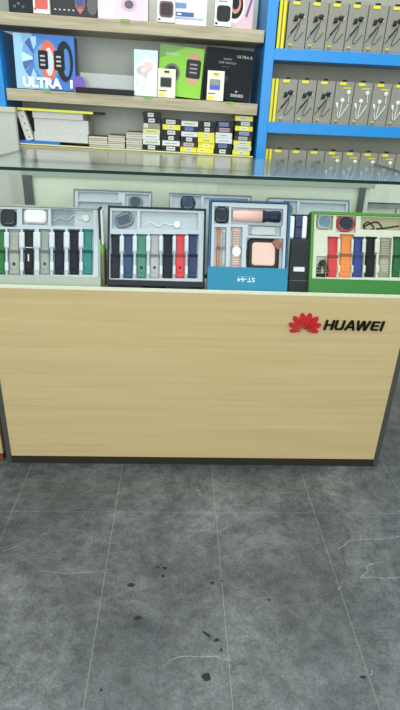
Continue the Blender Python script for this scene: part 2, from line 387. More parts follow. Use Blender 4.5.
lb = empty('blue_display_rack', Vector((-0.77, 0.9, 1.05)), 'blue upright board at the left end of the oak shelves', 'rack')
b = MB(); b.box((-0.80, 0.79, 1.05), (-0.737, 1.10, 1.314), BLUE); part(b, 'upright', lb)
bc = empty('base_cabinet', Vector((0.3, 0.95, 0.0)), 'low white cabinet under the shelves, seen through the showcase side glass', 'cabinet')
b = MB(); b.box((-0.735, 0.83, 0.0), (1.40, 1.10, 0.798), mat((205, 208, 196), 0.5)); b.box((-0.733, 0.83, 0.798), (0.224, 0.98, 0.860), mat((205, 208, 196), 0.5)); part(b, 'body', bc)
b = MB(); b.box((0.2705, 0.786, 0.76), (1.40, 0.8025, 0.836), mat((205, 208, 196), 0.5)); single(b, 'shelf_rail', Vector((0.8, 0.79, 0.76)), 'white rail in front of the bottom row of earphone boxes', 'rail', None, .001)
zr = at(385, 205, .81).z; b = MB(); b.box((0.27, 0.800, zr-.012), (1.40, 0.8145, zr+.006), mat((140, 146, 142), .4)); part(b, 'handle_rail', bc)
for k in range(4):
    xa = -0.73+k*0.53; b = MB(); b.box((xa, 0.815, 0.03), (xa+0.525, 0.83, 0.74), mat((205, 208, 196), 0.45)); part(b, 'door', bc, 0.002)
sc_ = empty('side_cabinet', Vector((-0.95, 0.85, 0.0)), 'pale grey cabinet with cream top below the blue upright at far left', 'cabinet')
b = MB(); b.box((-1.30, 0.766, 0.0), (-0.701, 0.788, 1.045), mat((186, 189, 180), 0.6)); b.box((-1.30, 0.79, 0.0), (-0.740, 1.10, 1.02), mat((186, 189, 180), 0.6)); part(b, 'body', sc_)
b = MB(); b.box((-1.30, 0.762, 1.045), (-0.699, 0.788, 1.062), mat((200, 192, 168), 0.5)); part(b, 'cabinet_top', sc_)

# ------------------------------------------------------------------ earphone boxes
EW, EH, ED = 0.0722, 0.150, 0.03
EG = mat((136, 134, 124), 0.4); EG2 = mat((104, 104, 98), 0.4)
def arc(pts, n=6):
    out = []; P = [Vector(p) for p in pts]; P = [P[0]]+P+[P[-1]]
    for i in range(1, len(P)-2):
        for k in range(n):
            t = k/n; a, b_, c, d = P[i-1:i+3]
            out.append(0.5*((2*b_)+(-a+c)*t+(2*a-5*b_+4*c-d)*t*t+(-a+3*b_-3*c+d)*t**3))
    out.append(P[-2]); return out
def uvp(u, v, off=0): return (u*EW, -off, (1-v)*EH)      # u to the right, v down, off towards the front
def earphone_box(white):
    root = empty('earphone_box', Vector((0, 0, 0)), 'x', 'earphone box', 'earphone boxes on the blue rack')
    b = MB(); b.box((0.0006, 0, 0), (EW-0.0006, ED, EH), EG)
    b.box((0.0005, -0.0005, 0), (0.0018, 0, EH), EG2); b.box((EW*0.06, -0.0004, EH*0.04), (EW*0.94, 0, EH*0.045), EG2)
    b.build('carton', root, None, 0.0008)
    b = MB(); M = Matrix(((1, 0, 0, 0), (0, 0, -1, 0), (0, 1, 0, 0), (0, 0, 0, 1)))
    b.prism(rrect(EW*.20, EH*.925, EW*.56, EH*.985, .003), 0, .0015, YEL, M); b.build('yellow_tab', root)
    b = MB(); b.prism(rrect(EW*.30, EH*1.0, EW*.62, EH*1.055, .002), -.012, -.011, EG2, M); b.prism(rrect(EW*.36, EH*1.01, EW*.61, EH*1.05, .002), -.011, -.0105, BLACK, M); b.build('hang_tab', root)
    b = MB(); b.prism(rrect(EW*.16, EH*.085, EW*.34, EH*.12, .001), 0, .0008, mat((190, 190, 50), .4), M); b.prism(rrect(EW*.17, EH*.02, EW*.33, EH*.08, .001), 0, .0008, EG2, M)
    if white:
        b.build('label_print', root); b = MB(); b.prism(rrect(EW*.42, EH*.845, EW*.85, EH*.875, .001), 0, .0008, mat((200, 200, 40), .4), M)
    b.build('yellow_strip' if white else 'label_print', root)
    b = MB(); c = mat((215, 218, 216), .4) if white else mat((46, 46, 46), .4)
    if white:
        b.sphere(uvp(.74, .24, .002), .0085, c, None, (1, .5, 1)); b.sphere(uvp(.46, .43, .002), .0085, c, None, (1, .5, 1))
        b.tube([uvp(.17, .48, .002), uvp(.26, .64, .002)], .0042, c)
        b.tube(arc([uvp(.74, .24, .002), uvp(.80, .5, .002), uvp(.62, .68, .002), uvp(.36, .84, .002), uvp(.24, .62, .002)]), .0019, c)
        b.tube(arc([uvp(.46, .43, .002), uvp(.44, .6, .002), uvp(.40, .8, .002)]), .0019, c)
    else:
        b.sphere(uvp(.68, .30, .002), .0105, c, None, (1.1, .5, .8)); b.sphere(uvp(.42, .35, .002), .0078, c, None, (1, .5, 1.3)); b.sphere(uvp(.80, .32, .003), .0042, mat((200, 200, 195), .3), None, (1, .5, 1))
        b.tube([uvp(.30, .42, .002), uvp(.44, .31, .002)], .0022, c); b.tube([uvp(.22, .66, .002), uvp(.50, .50, .002)], .0030, c)
        b.tube(arc([uvp(.08, .78, .001), uvp(.3, .62, .001), uvp(.56, .44, .001), uvp(.62, .52, .001), uvp(.48, .68, .001), uvp(.42, .80, .001), uvp(.56, .80, .001), uvp(.86, .62, .001)]), .0011, c)
        b.tube(arc([uvp(.70, .32, .001), uvp(.60, .45, .001), uvp(.40, .58, .001)]), .0012, c)
    b.build('earphones', root, None, 0, True)
    return root
pb = earphone_box(False); pw = earphone_box(True); used = {0: False, 1: False}
ORD = ['first', 'second', 'third', 'fourth', 'fifth', 'sixth', 'seventh', 'eighth', 'ninth', 'tenth']
rows = [(288.5, 12, LZ[0][1], 'top', 7, ()), (279.0, 84, LZ[1][1], 'middle', 7, (3, 4, 5, 6)), (271, 154, 0.80, 'bottom', 8, (3, 4, 5, 6, 7, 8))]
for (u, v, zb, rn, n, wh) in rows:
    x0 = at(u, v, RY+0.002).x
    for k in range(n):
        wflag = 1 if k in wh else 0; src = pw if wflag else pb
        o = src if not used[wflag] else copy_tree(src); used[wflag] = True
        o.location = (x0+0.0735*k, RY+0.004, zb+0.0003)
        o['label'] = 'grey earphone box with %s earphones, %s from the left in the %s row' % ('white' if wflag else 'black', ORD[k], rn)
    # two yellow boxes standing with their spines out at the left end
    for j in range(2):
        xs = 0.2715+j*0.0150 + (0.004 if rn == 'top' else 0)
        b = MB(); b.box((xs, RY+0.003, zb+.0003), (xs+0.0135, RY+0.075, zb+0.150), YEL); b.box((xs+0.0100, RY+0.0025, zb+.0003), (xs+0.0135, RY+0.003, zb+0.150), mat((120, 118, 40), .5))
        single(b, 'yellow_box', Vector((xs, RY+.004, zb)), 'slim yellow box, spine outward, %s from the blue upright in the %s row' % (ORD[j], rn), 'box', 'yellow boxes at the row ends', 0.0006)

# ------------------------------------------------------------------ retail boxes
BEFORE = set(o.name for o in COL.objects) - {rk.name}
RACK_KINDS = {'wooden_shelf_unit', 'smartwatch_box', 'round_tag', 'acrylic_stand', 'earbud_case_box', 'memory_card_pack', 'price_clip', 'phone_box', 'smart_speaker_box', 'tablet_box', 'flat_box', 'white_box', 'yellow_edged_folder', 'black_box', 'punched_box', 'thin_box', 'cable_box'}
#  with printed fronts (front face measured on the plane of its shelf)
class Face:
    """front face of a box: bottom-left and bottom-right corners on the shelf front, leaning back by lean"""
    def __init__(s, ul, vl, ur, vr, zb, Y=RY+0.02, lean=0.06, yaw=0.0, roll=0.0):
        a = atr(ul, vl, Y); b_ = atr(ur, vr, Y+math.tan(yaw)*0.15)
        s.o = Vector((a.x, Y, zb)); s.w = (Vector((b_.x, b_.y, 0))-Vector((a.x, a.y, 0))).length
        X = Vector((math.cos(yaw), math.sin(yaw), 0)); U = Vector((0, 0, 1))*math.cos(lean)+Vector((-math.sin(yaw), math.cos(yaw), 0))*math.sin(lean)
        if roll: X, U = X*math.cos(roll)+U*math.sin(roll), U*math.cos(roll)-X*math.sin(roll)
        N = X.cross(U); s.X, s.U, s.N = X, U, N; s.lean = math.sin(lean)
        s.M = Matrix(((X.x, U.x, N.x, s.o.x), (X.y, U.y, N.y, s.o.y), (X.z, U.z, N.z, s.o.z), (0, 0, 0, 1)))
    def loc(s, u, v, off=0):
        q = TI.to_3x3() @ ray(u, v); c = TI @ CAMP; t = (s.o+s.N*off-c).dot(s.N)/q.dot(s.N); p = c+q*t-s.o
        return (p.dot(s.X), p.dot(s.U))
def fbox(name, F, h, depth, m, label, cat, deco=None, side=None, group=None, tl=0.0):
    F.M.translation.z += depth*F.lean+0.0004
    root = empty(name, F.M, label, cat, group)
    b = MB(); z = 0.0
    # carton in the face's own frame: x across, y up, z outwards
    b.box((0, 0.0003, -depth), (F.w, h, 0), m)
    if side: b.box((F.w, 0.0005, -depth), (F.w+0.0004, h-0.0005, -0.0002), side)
    b.build('carton', root, None, 0.0008)
    if deco:
        b = MB(); deco(b, F.w, h); b.build('cover_print', root)
    return root
Zt = [1.3604, 1.1184, 0.9224]
def P_(b, poly, k, m): b.prism(poly, 0.0001, 0.0004+0.0004*k, m)
# ULTRA watch box, blue
F1 = Face(17, 86, 76, 90, Zt[1], RY+0.012, 0.03, 0.0, 0.0)
F1h = F1.loc(40, 35)[1]
def deco_ultra(b, w, h):
    P_(b, [(0, 0), (w*.55, 0), (w*.30, h), (0, h)], 0, mat((120, 175, 222), .3)); P_(b, [(0, 0), (w*.30, 0), (w*.12, h), (0, h)], 1, mat((150, 196, 232), .3))
    cols = [(40, 110, 180), (150, 200, 230), (20, 70, 140), (95, 155, 205), (190, 220, 235), (30, 90, 160)]
    for i in range(12):
        P_(b, [(w*.36, h*.56)]+ellipse(w*.36, h*.56, w*.24, h*.40, 4, 60+i*26, 60+i*26+24), 2, mat(cols[i % 6], .25))
    P_(b, ellipse(w*.53, h*.52, w*.235, h*.40, 24), 2.6, mat((20, 120, 200), .3)); P_(b, ellipse(w*.52, h*.52, w*.20, h*.33, 24), 3, mat((88, 150, 205), .3))
    P_(b, ellipse(w*.56, h*.54, w*.14, h*.36, 20), 3.5, mat((226, 92, 50), .35)); P_(b, ellipse(w*.57, h*.52, w*.075, h*.26, 16), 4, mat((195, 205, 215), .3))
    P_(b, rrect(w*.395, h*.38, w*.555, h*.72, .006), 5, BLACK)
    P_(b, ellipse(w*.83, h*.54, w*.14, h*.37, 20), 4, BLK2); P_(b, ellipse(w*.86, h*.52, w*.06, h*.26, 16), 4.5, mat((20, 110, 190), .3)); P_(b, rrect(w*.655, h*.37, w*.83, h*.73, .006), 5.5, BLACK)
    for cx in (.425, .69):
        for r in range(3):
            P_(b, rrect(w*(cx), h*(.44+r*.08), w*(cx+.08), h*(.475+r*.08), .001), 6.5, mat((170, 175, 180), .4))
    WH = mat((240, 244, 248), .4)
    text_into(b, 'ULTRA', w*.44, h*.125, w*.66, h*.20, .0035, WH, bold=0.055); text_into(b, '1', w*.93, h*.13, w*.045, h*.16, .0035, WH, bold=0.03)
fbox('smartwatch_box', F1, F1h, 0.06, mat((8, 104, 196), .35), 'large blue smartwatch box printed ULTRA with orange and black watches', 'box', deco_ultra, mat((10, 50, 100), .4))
def puck(name, u, v, zb, Y, r, m, label, cat):
    p = atr(u, v, Y); M = Matrix(((1, 0, 0, p.x), (0, 0, -1, Y), (0, 1, 0, zb), (0, 0, 0, 1)))
    b = MB(); b.prism([(-r, 0.0005), (r, 0.0005)]+[(r*math.cos(a_*math.pi/16), r*1.35+r*1.2*math.sin(a_*math.pi/16)) for a_ in range(17)], -0.003, 0, m)
    return tag(b.build(name, None, M), label, cat)
puck('round_tag', 79.5, 90, Zt[1], RY+0.002, 0.022, mat((112, 84, 176), .5), 'purple round card leaning against the blue smartwatch box', 'tag')
ar = empty('acrylic_stand', atr(105, 92, RY+.03), 'clear acrylic display stand on a black base, middle oak shelf', 'display stand')
xa = atr(76, 92, RY).x; xb = atr(134, 95, RY).x
b = MB(); b.box((xa, RY-0.006, Zt[1]+.0003), (xb, RY+0.10, Zt[1]+0.018), BLACK); part(b, 'base', ar, .001)
b = MB(); b.box((xa+.008, RY+0.060, Zt[1]+0.0185), (xb, RY+0.064, Zt[1]+0.070), mat((205, 210, 210), .15, trans=.45)); b.box((xa, RY+0.004, Zt[1]+0.0185), (xb, RY+0.10, Zt[1]+0.021), mat((150, 155, 155), .1, trans=.3)); part(b, 'panel', ar)
# white case box with hearts
F2 = Face(134, 94, 157, 95, Zt[1], RY+0.012, 0.03)
def deco_heart(b, w, h):
    P_(b, [(0, h*.6), (w*.5, h*.9), (w, h*.7), (w, h), (0, h)], 0, mat((190, 225, 225), .2)); P_(b, [(w*.1, h*.1), (w*.6, h*.35), (w*.5, h*.12)], 0, mat((205, 220, 240), .2))
    P_(b, ellipse(w*.35, h*.56, w*.24, h*.10, 16), 1, mat((190, 175, 180), .3)); P_(b, ellipse(w*.60, h*.66, w*.22, h*.11, 16), 1.6, mat((215, 190, 190), .3))
    P_(b, [(w*.18, h*.52), (w*.55, h*.38), (w*.60, h*.52)], 1.2, mat((200, 182, 186), .3)); P_(b, ellipse(w*.40, h*.57, w*.12, h*.05, 12), 2.2, mat((235, 205, 200), .3)); P_(b, ellipse(w*.15, h*.30, w*.05, h*.10, 12), 2, mat((200, 200, 220), .3))
F2h = F2.loc(140, 50)[1]
fbox('earbud_case_box', F2, F2h, 0.04, mat((222, 226, 226), .25), 'glossy white box with pink heart shaped earbud picture, beside green box', 'box', deco_heart)
# green smartwatch box
F3 = Face(157, 95, 200, 98, Zt[1]+.009, RY+0.035, 0.05, 0.0, -0.055)
F3h = F3.loc(180, 47)[1]
def deco_green(b, w, h):
    P_(b, [(0, h), (0, h*.72), (w*.60, h)], 0, mat((92, 150, 30), .3)); P_(b, rrect(w*.66, h*.28, w*.90, h*.90, .006), 1, mat((200, 150, 120), .4)); P_(b, rrect(w*.62, h*.40, w*.95, h*.77, .008), 2, mat((26, 30, 32), .3))
    P_(b, ellipse(w*.30, h*.46, w*.19, h*.19, 20), 1, mat((70, 85, 60), .3)); P_(b, ellipse(w*.30, h*.46, w*.14, h*.14, 20), 2, mat((34, 40, 40), .3))
    for r in range(3): P_(b, rrect(w*.70, h*(.5+r*.08), w*.87, h*(.53+r*.08), .001), 3, mat((150, 150, 160), .4))
    text_into(b, 'SERIES', w*.30, h*.83, w*.32, h*.045, .0012, mat((200, 220, 190), .4), bold=.02)
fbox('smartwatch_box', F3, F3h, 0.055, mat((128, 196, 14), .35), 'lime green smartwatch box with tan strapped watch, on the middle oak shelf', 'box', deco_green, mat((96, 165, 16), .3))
# black ULTRA 8 box
F4 = Face(203, 99, 249, 101, Zt[1]+.0075, RY+0.045, 0.04, 0.0, -0.04)
F4h = F4.loc(225, 49)[1]
def deco_u8(b, w, h):
    G = mat((170, 178, 182), .4)
    text_into(b, 'ULTRA 8', w*.80, h*.87, w*.32, h*.055, .0006, G, bold=.02); text_into(b, 'SMART', w*.45, h*.80, w*.18, h*.035, .0006, G); text_into(b, 'LIKE WATCH', w*.45, h*.73, w*.36, h*.04, .0006, G); text_into(b, 'sport', w*.42, h*.65, w*.16, h*.025, .0006, mat((110, 118, 120), .4))
    text_into(b, 'SERIES', w*.72, h*.11, w*.28, h*.06, .0006, G, bold=.03); P_(b, ellipse(w*.70, h*.19, w*.025, h*.02, 8), 0, G)
    P_(b, [(w*.15, h*.2), (w*.40, h*.50), (w*.46, h*.44), (w*.30, h*.2)], 0, mat((30, 42, 50), .3)); P_(b, ellipse(w*.4, h*.42, w*.09, h*.08, 14), 1, mat((40, 52, 60), .3))
fbox('smartwatch_box', F4, F4h, 0.05, mat((14, 20, 28), .5), 'black smartwatch box printed ULTRA 8 at the right end of its shelf', 'box', deco_u8, mat((26, 32, 40), .5))
# small card packs in front
def cardpack(ul, vl, ur, vr, vt, win, label, n, cat='card pack'):
    F = Face(ul, vl, ur, vr, Zt[1], RY+0.004, 0.06); h = F.loc((ul+ur)/2, vt)[1]
    def d(b, w, h):
        P_(b, rrect(w*.14, h*.36, w*.78, h*.72, .003), 0, mat((120, 125, 125), .3)); P_(b, rrect(w*.16, h*.38, w*.76, h*.70 if win[1] else h*.68, .003), 1, mat(win[0], .3))
        if win[1]: P_(b, rrect(w*.16, h*.52, w*.76, h*.70, .003), 2, mat(win[1], .3))
        P_(b, rrect(w*.06, h*.04, w*.42, h*.16, .001), 0, YEL); P_(b, rrect(w*.30, h*.82, w*.72, h*.90, .001), 0, mat((225, 215, 70), .4)); P_(b, rrect(w*.08, h*.22, w*.5, h*.26, .0005), 0, mat((90, 90, 90), .5))
        P_(b, rrect(w*.36, h*.86, w*.64, h*.93, .002), 1, BLACK if not win[1] else mat((170, 160, 60), .4))
    return fbox('memory_card_pack', F, h, 0.012, mat((226, 226, 206), .4), label, cat, d, group='small white packs on middle oak shelf')
cardpack(157.5, 97, 175, 98.5, 69, ((28, 42, 40), None), 'small white and yellow pack with dark window before the green box', 0)
cardpack(206.5, 98.5, 223, 100, 71, ((20, 70, 205), (120, 128, 128)), 'small white and yellow pack with blue window before the black box', 1)
# green price clips on the board fronts
for u, v, wdt, lab in ((47, 90, .030, 'under the blue smartwatch box'), (148, 95, .034, 'under the white heart box'), (230, 100, .028, 'under the black smartwatch box'), (125, 20.5, .034, 'under the pink box above')):
    zb = Zt[1] if v > 60 else Zt[0]; p = atr(u, v, RY)
    b = MB(); b.box((p.x-wdt*.4, RY-0.003, zb-0.005), (p.x+wdt/2, RY-0.0005, zb+0.002), mat((110, 185, 40), .5)); b.box((p.x-wdt/2, RY-0.003, zb+0.0003), (p.x+wdt/2, RY+0.003, zb+0.0015), mat((130, 215, 40), .5))
    single(b, 'price_clip', Vector((p.x, RY, zb)), 'bright green clip on the oak board edge '+lab, 'clip', 'green shelf clips')

# top shelf boxes (cut by the picture's top edge)
def topbox(name, ul, vl, ur, vr, h, depth, m, label, deco=None, side=None, Y=RY+0.02, yaw=0.0, lean=0.04):
    F = Face(ul, vl, ur, vr, Zt[0], Y, lean, yaw)
    return fbox(name, F, h, depth, m, label, 'box', deco, side)
def d_a(b, w, h):
    for k, x in enumerate((.25, .42, .6)): text_into(b, 'HD', w*x, h*(.12+.06*(k % 2)), w*.10, h*.05, .0006, mat((150, 160, 160), .4))
    P_(b, rrect(w*.2, h*.4, w*.7, h*.85, .006), 0, mat((60, 70, 78), .4))
topbox('smartwatch_box', 9, 10, 33, 12, .15, .05, mat((30, 36, 42), .35), 'dark box at the left end of the top oak shelf', d_a)
def d_b(b, w, h):
    P_(b, rrect(w*.12, h*.10, w*.90, h*.70, .006), 0, mat((205, 82, 76), .3)); P_(b, ellipse(w*.12, h*.10, w*.08, h*.025, 10), 1, mat((200, 60, 60), .3)); P_(b, rrect(w*.3, h*.78, w*.7, h*.84, .001), 0, mat((80, 80, 80), .4))
topbox('phone_box', 33.5, 13, 50, 15, .14, .04, mat((226, 222, 220), .4), 'narrow white box with a red panel between two dark boxes', d_b, Y=RY+0.008)
def d_c(b, w, h):
    P_(b, rrect(w*.52, h*.16, w*.74, h*.75, .01), 0, mat((120, 80, 86), .3)); P_(b, rrect(w*.54, h*.22, w*.71, h*.62, .008), 1, mat((46, 56, 130), .3)); P_(b, ellipse(w*.9, h*.25, w*.12, h*.2, 14), 0, mat((74, 76, 80), .3)); P_(b, [(w*.55, h*.16), (w*.63, h*.05), (w*.72, h*.16)], 1, mat((190, 90, 80), .3))
    for k in range(5): P_(b, ellipse(w*(.08+.1*k), h*.12, w*.025, h*.015, 8), 1, mat((200, 200, 200), .3))
topbox('smartwatch_box', 52, 15.5, 97, 18, .15, .05, mat((56, 56, 60), .4), 'charcoal smartwatch box with small white icons, top oak shelf', d_c)
def d_d(b, w, h):
    P_(b, [(w*.0, 0), (w*.3, 0), (w*.5, h), (w*.2, h)], 0, mat((238, 205, 220), .3)); P_(b, ellipse(w*.62, h*.30, w*.16, h*.13, 16), 1, mat((200, 170, 190), .3)); P_(b, ellipse(w*.62, h*.30, w*.09, h*.08, 16), 2, mat((70, 76, 86), .3)); P_(b, rrect(w*.02, h*.04, w*.4, h*.06, .001), 1, mat((250, 235, 240), .3))
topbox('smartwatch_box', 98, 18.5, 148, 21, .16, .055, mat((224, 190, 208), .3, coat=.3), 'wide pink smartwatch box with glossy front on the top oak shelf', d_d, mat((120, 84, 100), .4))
def d_e(b, w, h, c=(88, 62, 72)):
    P_(b, rrect(w*.12, h*.12, w*.92, h*.52, .012), 0, mat(c, .3)); P_(b, rrect(w*.2, h*.17, w*.84, h*.47, .010), 1, mat(tuple(int(x*.75) for x in c), .25)); P_(b, ellipse(w*.13, h*.07, w*.08, h*.03, 10), 1, mat((150, 60, 60) if c[0] > 60 else (30, 30, 34), .3)); P_(b, rrect(w*.2, h*.6, w*.7, h*.63, .001), 0, mat((120, 120, 124), .4))
topbox('smart_speaker_box', 157, 23, 174.5, 24.5, .125, .05, mat((222, 220, 220), .4), 'white box with a maroon rounded square, top oak shelf', d_e, Y=RY+0.006)
def d_f(b, w, h):
    P_(b, rrect(w*.02, h*.18, w*.60, h*.28, .004), 1, mat((34, 76, 150), .3)); P_(b, rrect(w*.02, h*.12, w*.9, h*.16, .001), 0, mat((150, 165, 180), .4)); P_(b, rrect(w*.0, h*.36, w*.35, h*.48, .004), 1, mat((90, 130, 190), .3)); P_(b, rrect(w*.06, h*.21, w*.2, h*.25, .001), 2, WHITE)
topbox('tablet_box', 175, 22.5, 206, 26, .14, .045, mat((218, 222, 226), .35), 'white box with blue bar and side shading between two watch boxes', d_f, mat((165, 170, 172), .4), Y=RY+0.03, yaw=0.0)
topbox('smart_speaker_box', 214, 25.5, 231, 27, .125, .05, mat((224, 224, 222), .4), 'white box with a black rounded square, top oak shelf', lambda b, w, h: d_e(b, w, h, (34, 36, 42)), Y=RY+0.006)
def d_g(b, w, h):
    P_(b, ellipse(w*.22, h*.42, w*.42, h*.32, 24), 0, mat((235, 215, 215), .3)); P_(b, ellipse(w*.24, h*.44, w*.33, h*.26, 24), 1, BLACK); P_(b, ellipse(w*.25, h*.47, w*.22, h*.19, 20), 2, mat((196, 130, 110), .3)); P_(b, ellipse(w*.25, h*.49, w*.15, h*.13, 20), 3, BLACK)
    P_(b, [(w*.68, h*.25), (w*.95, h*.75), (w*1.0, h*.7), (w*.76, h*.22)], 1, mat((84, 66, 140), .3))
    b.v = [Vector((min(max(q.x, 0), w), q.y, q.z)) for q in b.v]
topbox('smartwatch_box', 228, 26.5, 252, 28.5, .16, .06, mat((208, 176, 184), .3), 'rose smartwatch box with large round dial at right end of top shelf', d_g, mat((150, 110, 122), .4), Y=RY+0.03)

# ------------------------------------------------------------------ bottom oak shelf
def slab(name, ul, ur, vt, vb, Y, depth, m, label, cat, group=None, front=None, vb_abs=None, zb=None, rot=0):
    a = atr(ul, vb, Y); c = atr(ur, vb, Y); z0 = a.z if zb is None else zb; z1 = atr((ul+ur)/2, vt, Y).z
    M = Matrix.Translation(((a.x+c.x)/2, Y, z0)); hw = (c.x-a.x)/2
    b = MB(); b.box((-hw, 0, 0), (hw, depth, z1-z0), m)
    if front: front(b, hw, z1-z0)
    return tag(b.build(name, None, M, 0.0008), label, cat, group), z1
PAPER = mat((196, 196, 194), .5)
za = Zt[2]+.006
_, z = slab('flat_box', 20, 60, 141, 147, RY+.012, .12, mat((24, 100, 190), .4), 'thin blue box at the very bottom under the white boxes', 'box', zb=za)
za = z+.0003
for i, (ul, ur, vt, lab) in enumerate(((35, 88, 133, 'lowest large white box of the stack on the blue box'), (36, 89, 119.5, 'middle large white box of the stack on the bottom shelf'), (35, 84, 112.5, 'thin white box, third up, in the stack under the yellow box'))):
    _, z = slab('white_box', ul, ur, vt, 146, RY+.016+.004*(i == 1), .13, PAPER, lab, 'box', 'stacked white boxes', zb=za); za = z+.0003
b = MB(); a = atr(17, 108, RY+.01); c = atr(93, 113, RY+.01)
b.box((a.x, RY+.008, za), (c.x, RY+.012, za+.009), mat((214, 214, 70), .4)); b.box((a.x+.003, RY+.012, za), (c.x+.03, RY+.15, za+.007), BLK2)
single(b, 'yellow_edged_folder', Vector(((a.x+c.x)/2, RY+.01, za)), 'thin dark flat box with yellow edge lying on top of white stack', 'box', None, .0006)
# black box behind, leaning white punched box
b = MB(); b.box((atr(20, 140, RY).x, RY+.06, Zt[2]+.007), (atr(33, 140, RY).x, RY+.16, za-.004), BLK2); single(b, 'black_box', Vector((atr(26, 140, RY).x, RY+.06, Zt[2]+.007)), 'black box upright behind the leaning white punched box', 'box')
pA = atr(17, 112, RY+.02); pB = atr(27, 141, RY+.02); L_ = math.hypot(pA.x-pB.x, pA.z-pB.z); an = math.atan2(pB.x-pA.x, pA.z-pB.z)
M = Matrix.Translation((pB.x, RY+.014, pB.z)) @ Matrix.Rotation(-an, 4, 'Y')
b = MB(); b.box((0, 0, .0), (.029, .03, L_), mat((205, 203, 200), .5))
for k in range(4): 
    b.prism([(.016+x_, .012+y_+k*.025) for x_, y_ in ellipse(0, 0, .0028, .0028, 8)], 0.0, .0006, BLACK, Matrix(((1, 0, 0, 0), (0, 0, -1, 0), (0, 1, 0, 0), (0, 0, 0, 1))))
tag(b.build('punched_box', None, M, .0008), 'white strip box with black holes leaning left of the white stack', 'box')
# thin packs in low stacks
tp = 0
for si, (ul, ur, n, dy) in enumerate(((89, 108, 5, 0), (108, 125, 6, .003), (126, 142.5, 8, .001))):
    a = atr(ul, 147, RY+.03).x; c = atr(ur, 147, RY+.03).x; zz = Zt[2]+.0064
    for k in range(n):
        th = .0078; jx = random.uniform(-.002, .002)
        b = MB(); b.box((-(c-a)/2+.0008, 0, 0), ((c-a)/2-.0008, .09, th*.75), mat((208, 206, 196), .5) if (k+si) % 3 else mat((190, 180, 160), .5)); b.box((-(c-a)/2+.002, .002, th*.75), ((c-a)/2-.002, .088, th-.0003), mat((106, 88, 70), .6))
        o = b.build('thin_box', None, Matrix.Translation(((a+c)/2+jx*.6, RY+.024+dy+random.uniform(0, .004), zz)))
        tag(o, 'thin pale box, %s from the bottom of the %s low stack' % (ORD[k], ('first', 'second', 'third')[si]), 'box', 'thin boxes in low stacks'); zz += th
# columns of small cable packs
Wt, Bk, Ye = (208, 210, 206), (28, 32, 36), (228, 214, 28)
colsp = [(142.5, 160, 8, [Bk, Wt, Wt, (205, 208, 110), (150, 140, 110), Bk, Bk], 'BWWYTBB'),
         (162, 180, 6, None, None), (180.5, 197.5, 6, None, None), (197.5, 214.5, 6, None, None), (215, 232, 6, None, None), (234, 252, 7, None, None)]
# per column, bottom to top: (body colour, label colour, label left, label right)
D = {0: [(Bk, Wt, .3, .72), (Wt, Wt, .06, .94), (Wt, (222, 222, 216), .06, .94), ((205, 208, 120), (214, 214, 150), .1, .9), ((140, 132, 104), Wt, .06, .3), (Bk, Wt, .3, .66), (Bk, Wt, .28, .62)],
     1: [(Bk, Wt, .26, .76), (Wt, (220, 222, 220), .06, .94), (Bk, Wt, .36, .66), (Bk, Wt, .28, .72), (Ye, Wt, .3, .62), (Bk, Wt, .2, .72)],
     2: [(Ye, Wt, .28, .68), ((70, 60, 60), (200, 170, 160), .2, .8), (Bk, Wt, .3, .66), (Wt, (225, 222, 220), .1, .9), (Bk, (90, 100, 170), .2, .72), (Wt, (216, 218, 210), .06, .94)],
     3: [(Ye, (230, 226, 130), .1, .5), (Ye, (240, 236, 160), .3, .7), (Ye, (226, 220, 90), .2, .8), (Ye, Wt, .36, .66), (Bk, Wt, .36, .66), (Bk, Wt, .34, .68)],
     4: [(Bk, Wt, .3, .68), (Bk, (90, 110, 160), .2, .72), (Wt, (216, 218, 224), .1, .9), (Wt, (210, 212, 222), .2, .8), (Bk, (170, 140, 150), .2, .82), (Bk, (120, 115, 180), .16, .72)],
     5: [(Ye, Wt, .3, .7), (Wt, (200, 202, 190), .1, .9), (Ye, Wt, .25, .8), ((60, 62, 60), (170, 176, 180), .25, .75), (Bk, (130, 150, 190), .24, .80), (Ye, (235, 230, 170), .3, .7), (Bk, (190, 215, 220), .3, .8), (Ye, Wt, .2, .76)]}
vtop = {0: 112, 1: 119, 2: 121, 3: 121.5, 4: 121.5, 5: 116}
cn = {Wt: 'white', Bk: 'black', Ye: 'yellow'}
for ci in range(6):
    ul, ur = colsp[ci][0], colsp[ci][1]; Y = RY+.016; a = atr(ul, 140, Y).x; c = atr(ur, 142, Y).x; lay = D[ci]
    zz = Zt[2]+.0064; zt_ = atr((ul+ur)/2, vtop[ci], Y).z; th = (zt_-zz)/len(lay)
    for k, (bc_, lc, l0, l1) in enumerate(lay):
        jx = random.uniform(-.0015, .0015)+(-.003 if ci == 5 and k in (0, 7) else 0); hw = (c-a)/2-.0006
        b = MB(); b.box((-hw+.0015*(k % 2), 0, 0), (hw-.001*((k+1) % 2), .085, th-.0006), mat(bc_, .35))
        b.box((-hw+2*hw*l0, -.0005, (th)*.12), (-hw+2*hw*l1, 0, th*.84), mat(lc, .4))
        if bc_ != Bk: b.box((-hw+2*hw*(l0+.1), -.0008, th*.38), (-hw+2*hw*(l1-.1), -.0005, th*.58), mat(tuple(int(q*.72) for q in lc), .4))
        else: b.box((-hw+2*hw*(l0+.05), -.0008, th*.42), (-hw+2*hw*(l1-.05), -.0005, th*.56), mat((90, 92, 100), .4))
        o = b.build('cable_box', None, Matrix.Translation(((a+c)/2+jx, Y+random.uniform(0, .003), zz)), .0006)
        tag(o, 'small %s box, %s from the bottom of the %s column of small boxes' % (cn.get(bc_, 'dull'), ORD[k], ORD[ci]), 'box', 'small boxes stacked in columns'); zz += th

for o in list(COL.objects):
    if o.parent is None and o.name.split('.')[0] in RACK_KINDS and o.get('category') and o.name not in BEFORE:
        o.matrix_world = TM @ o.matrix_world
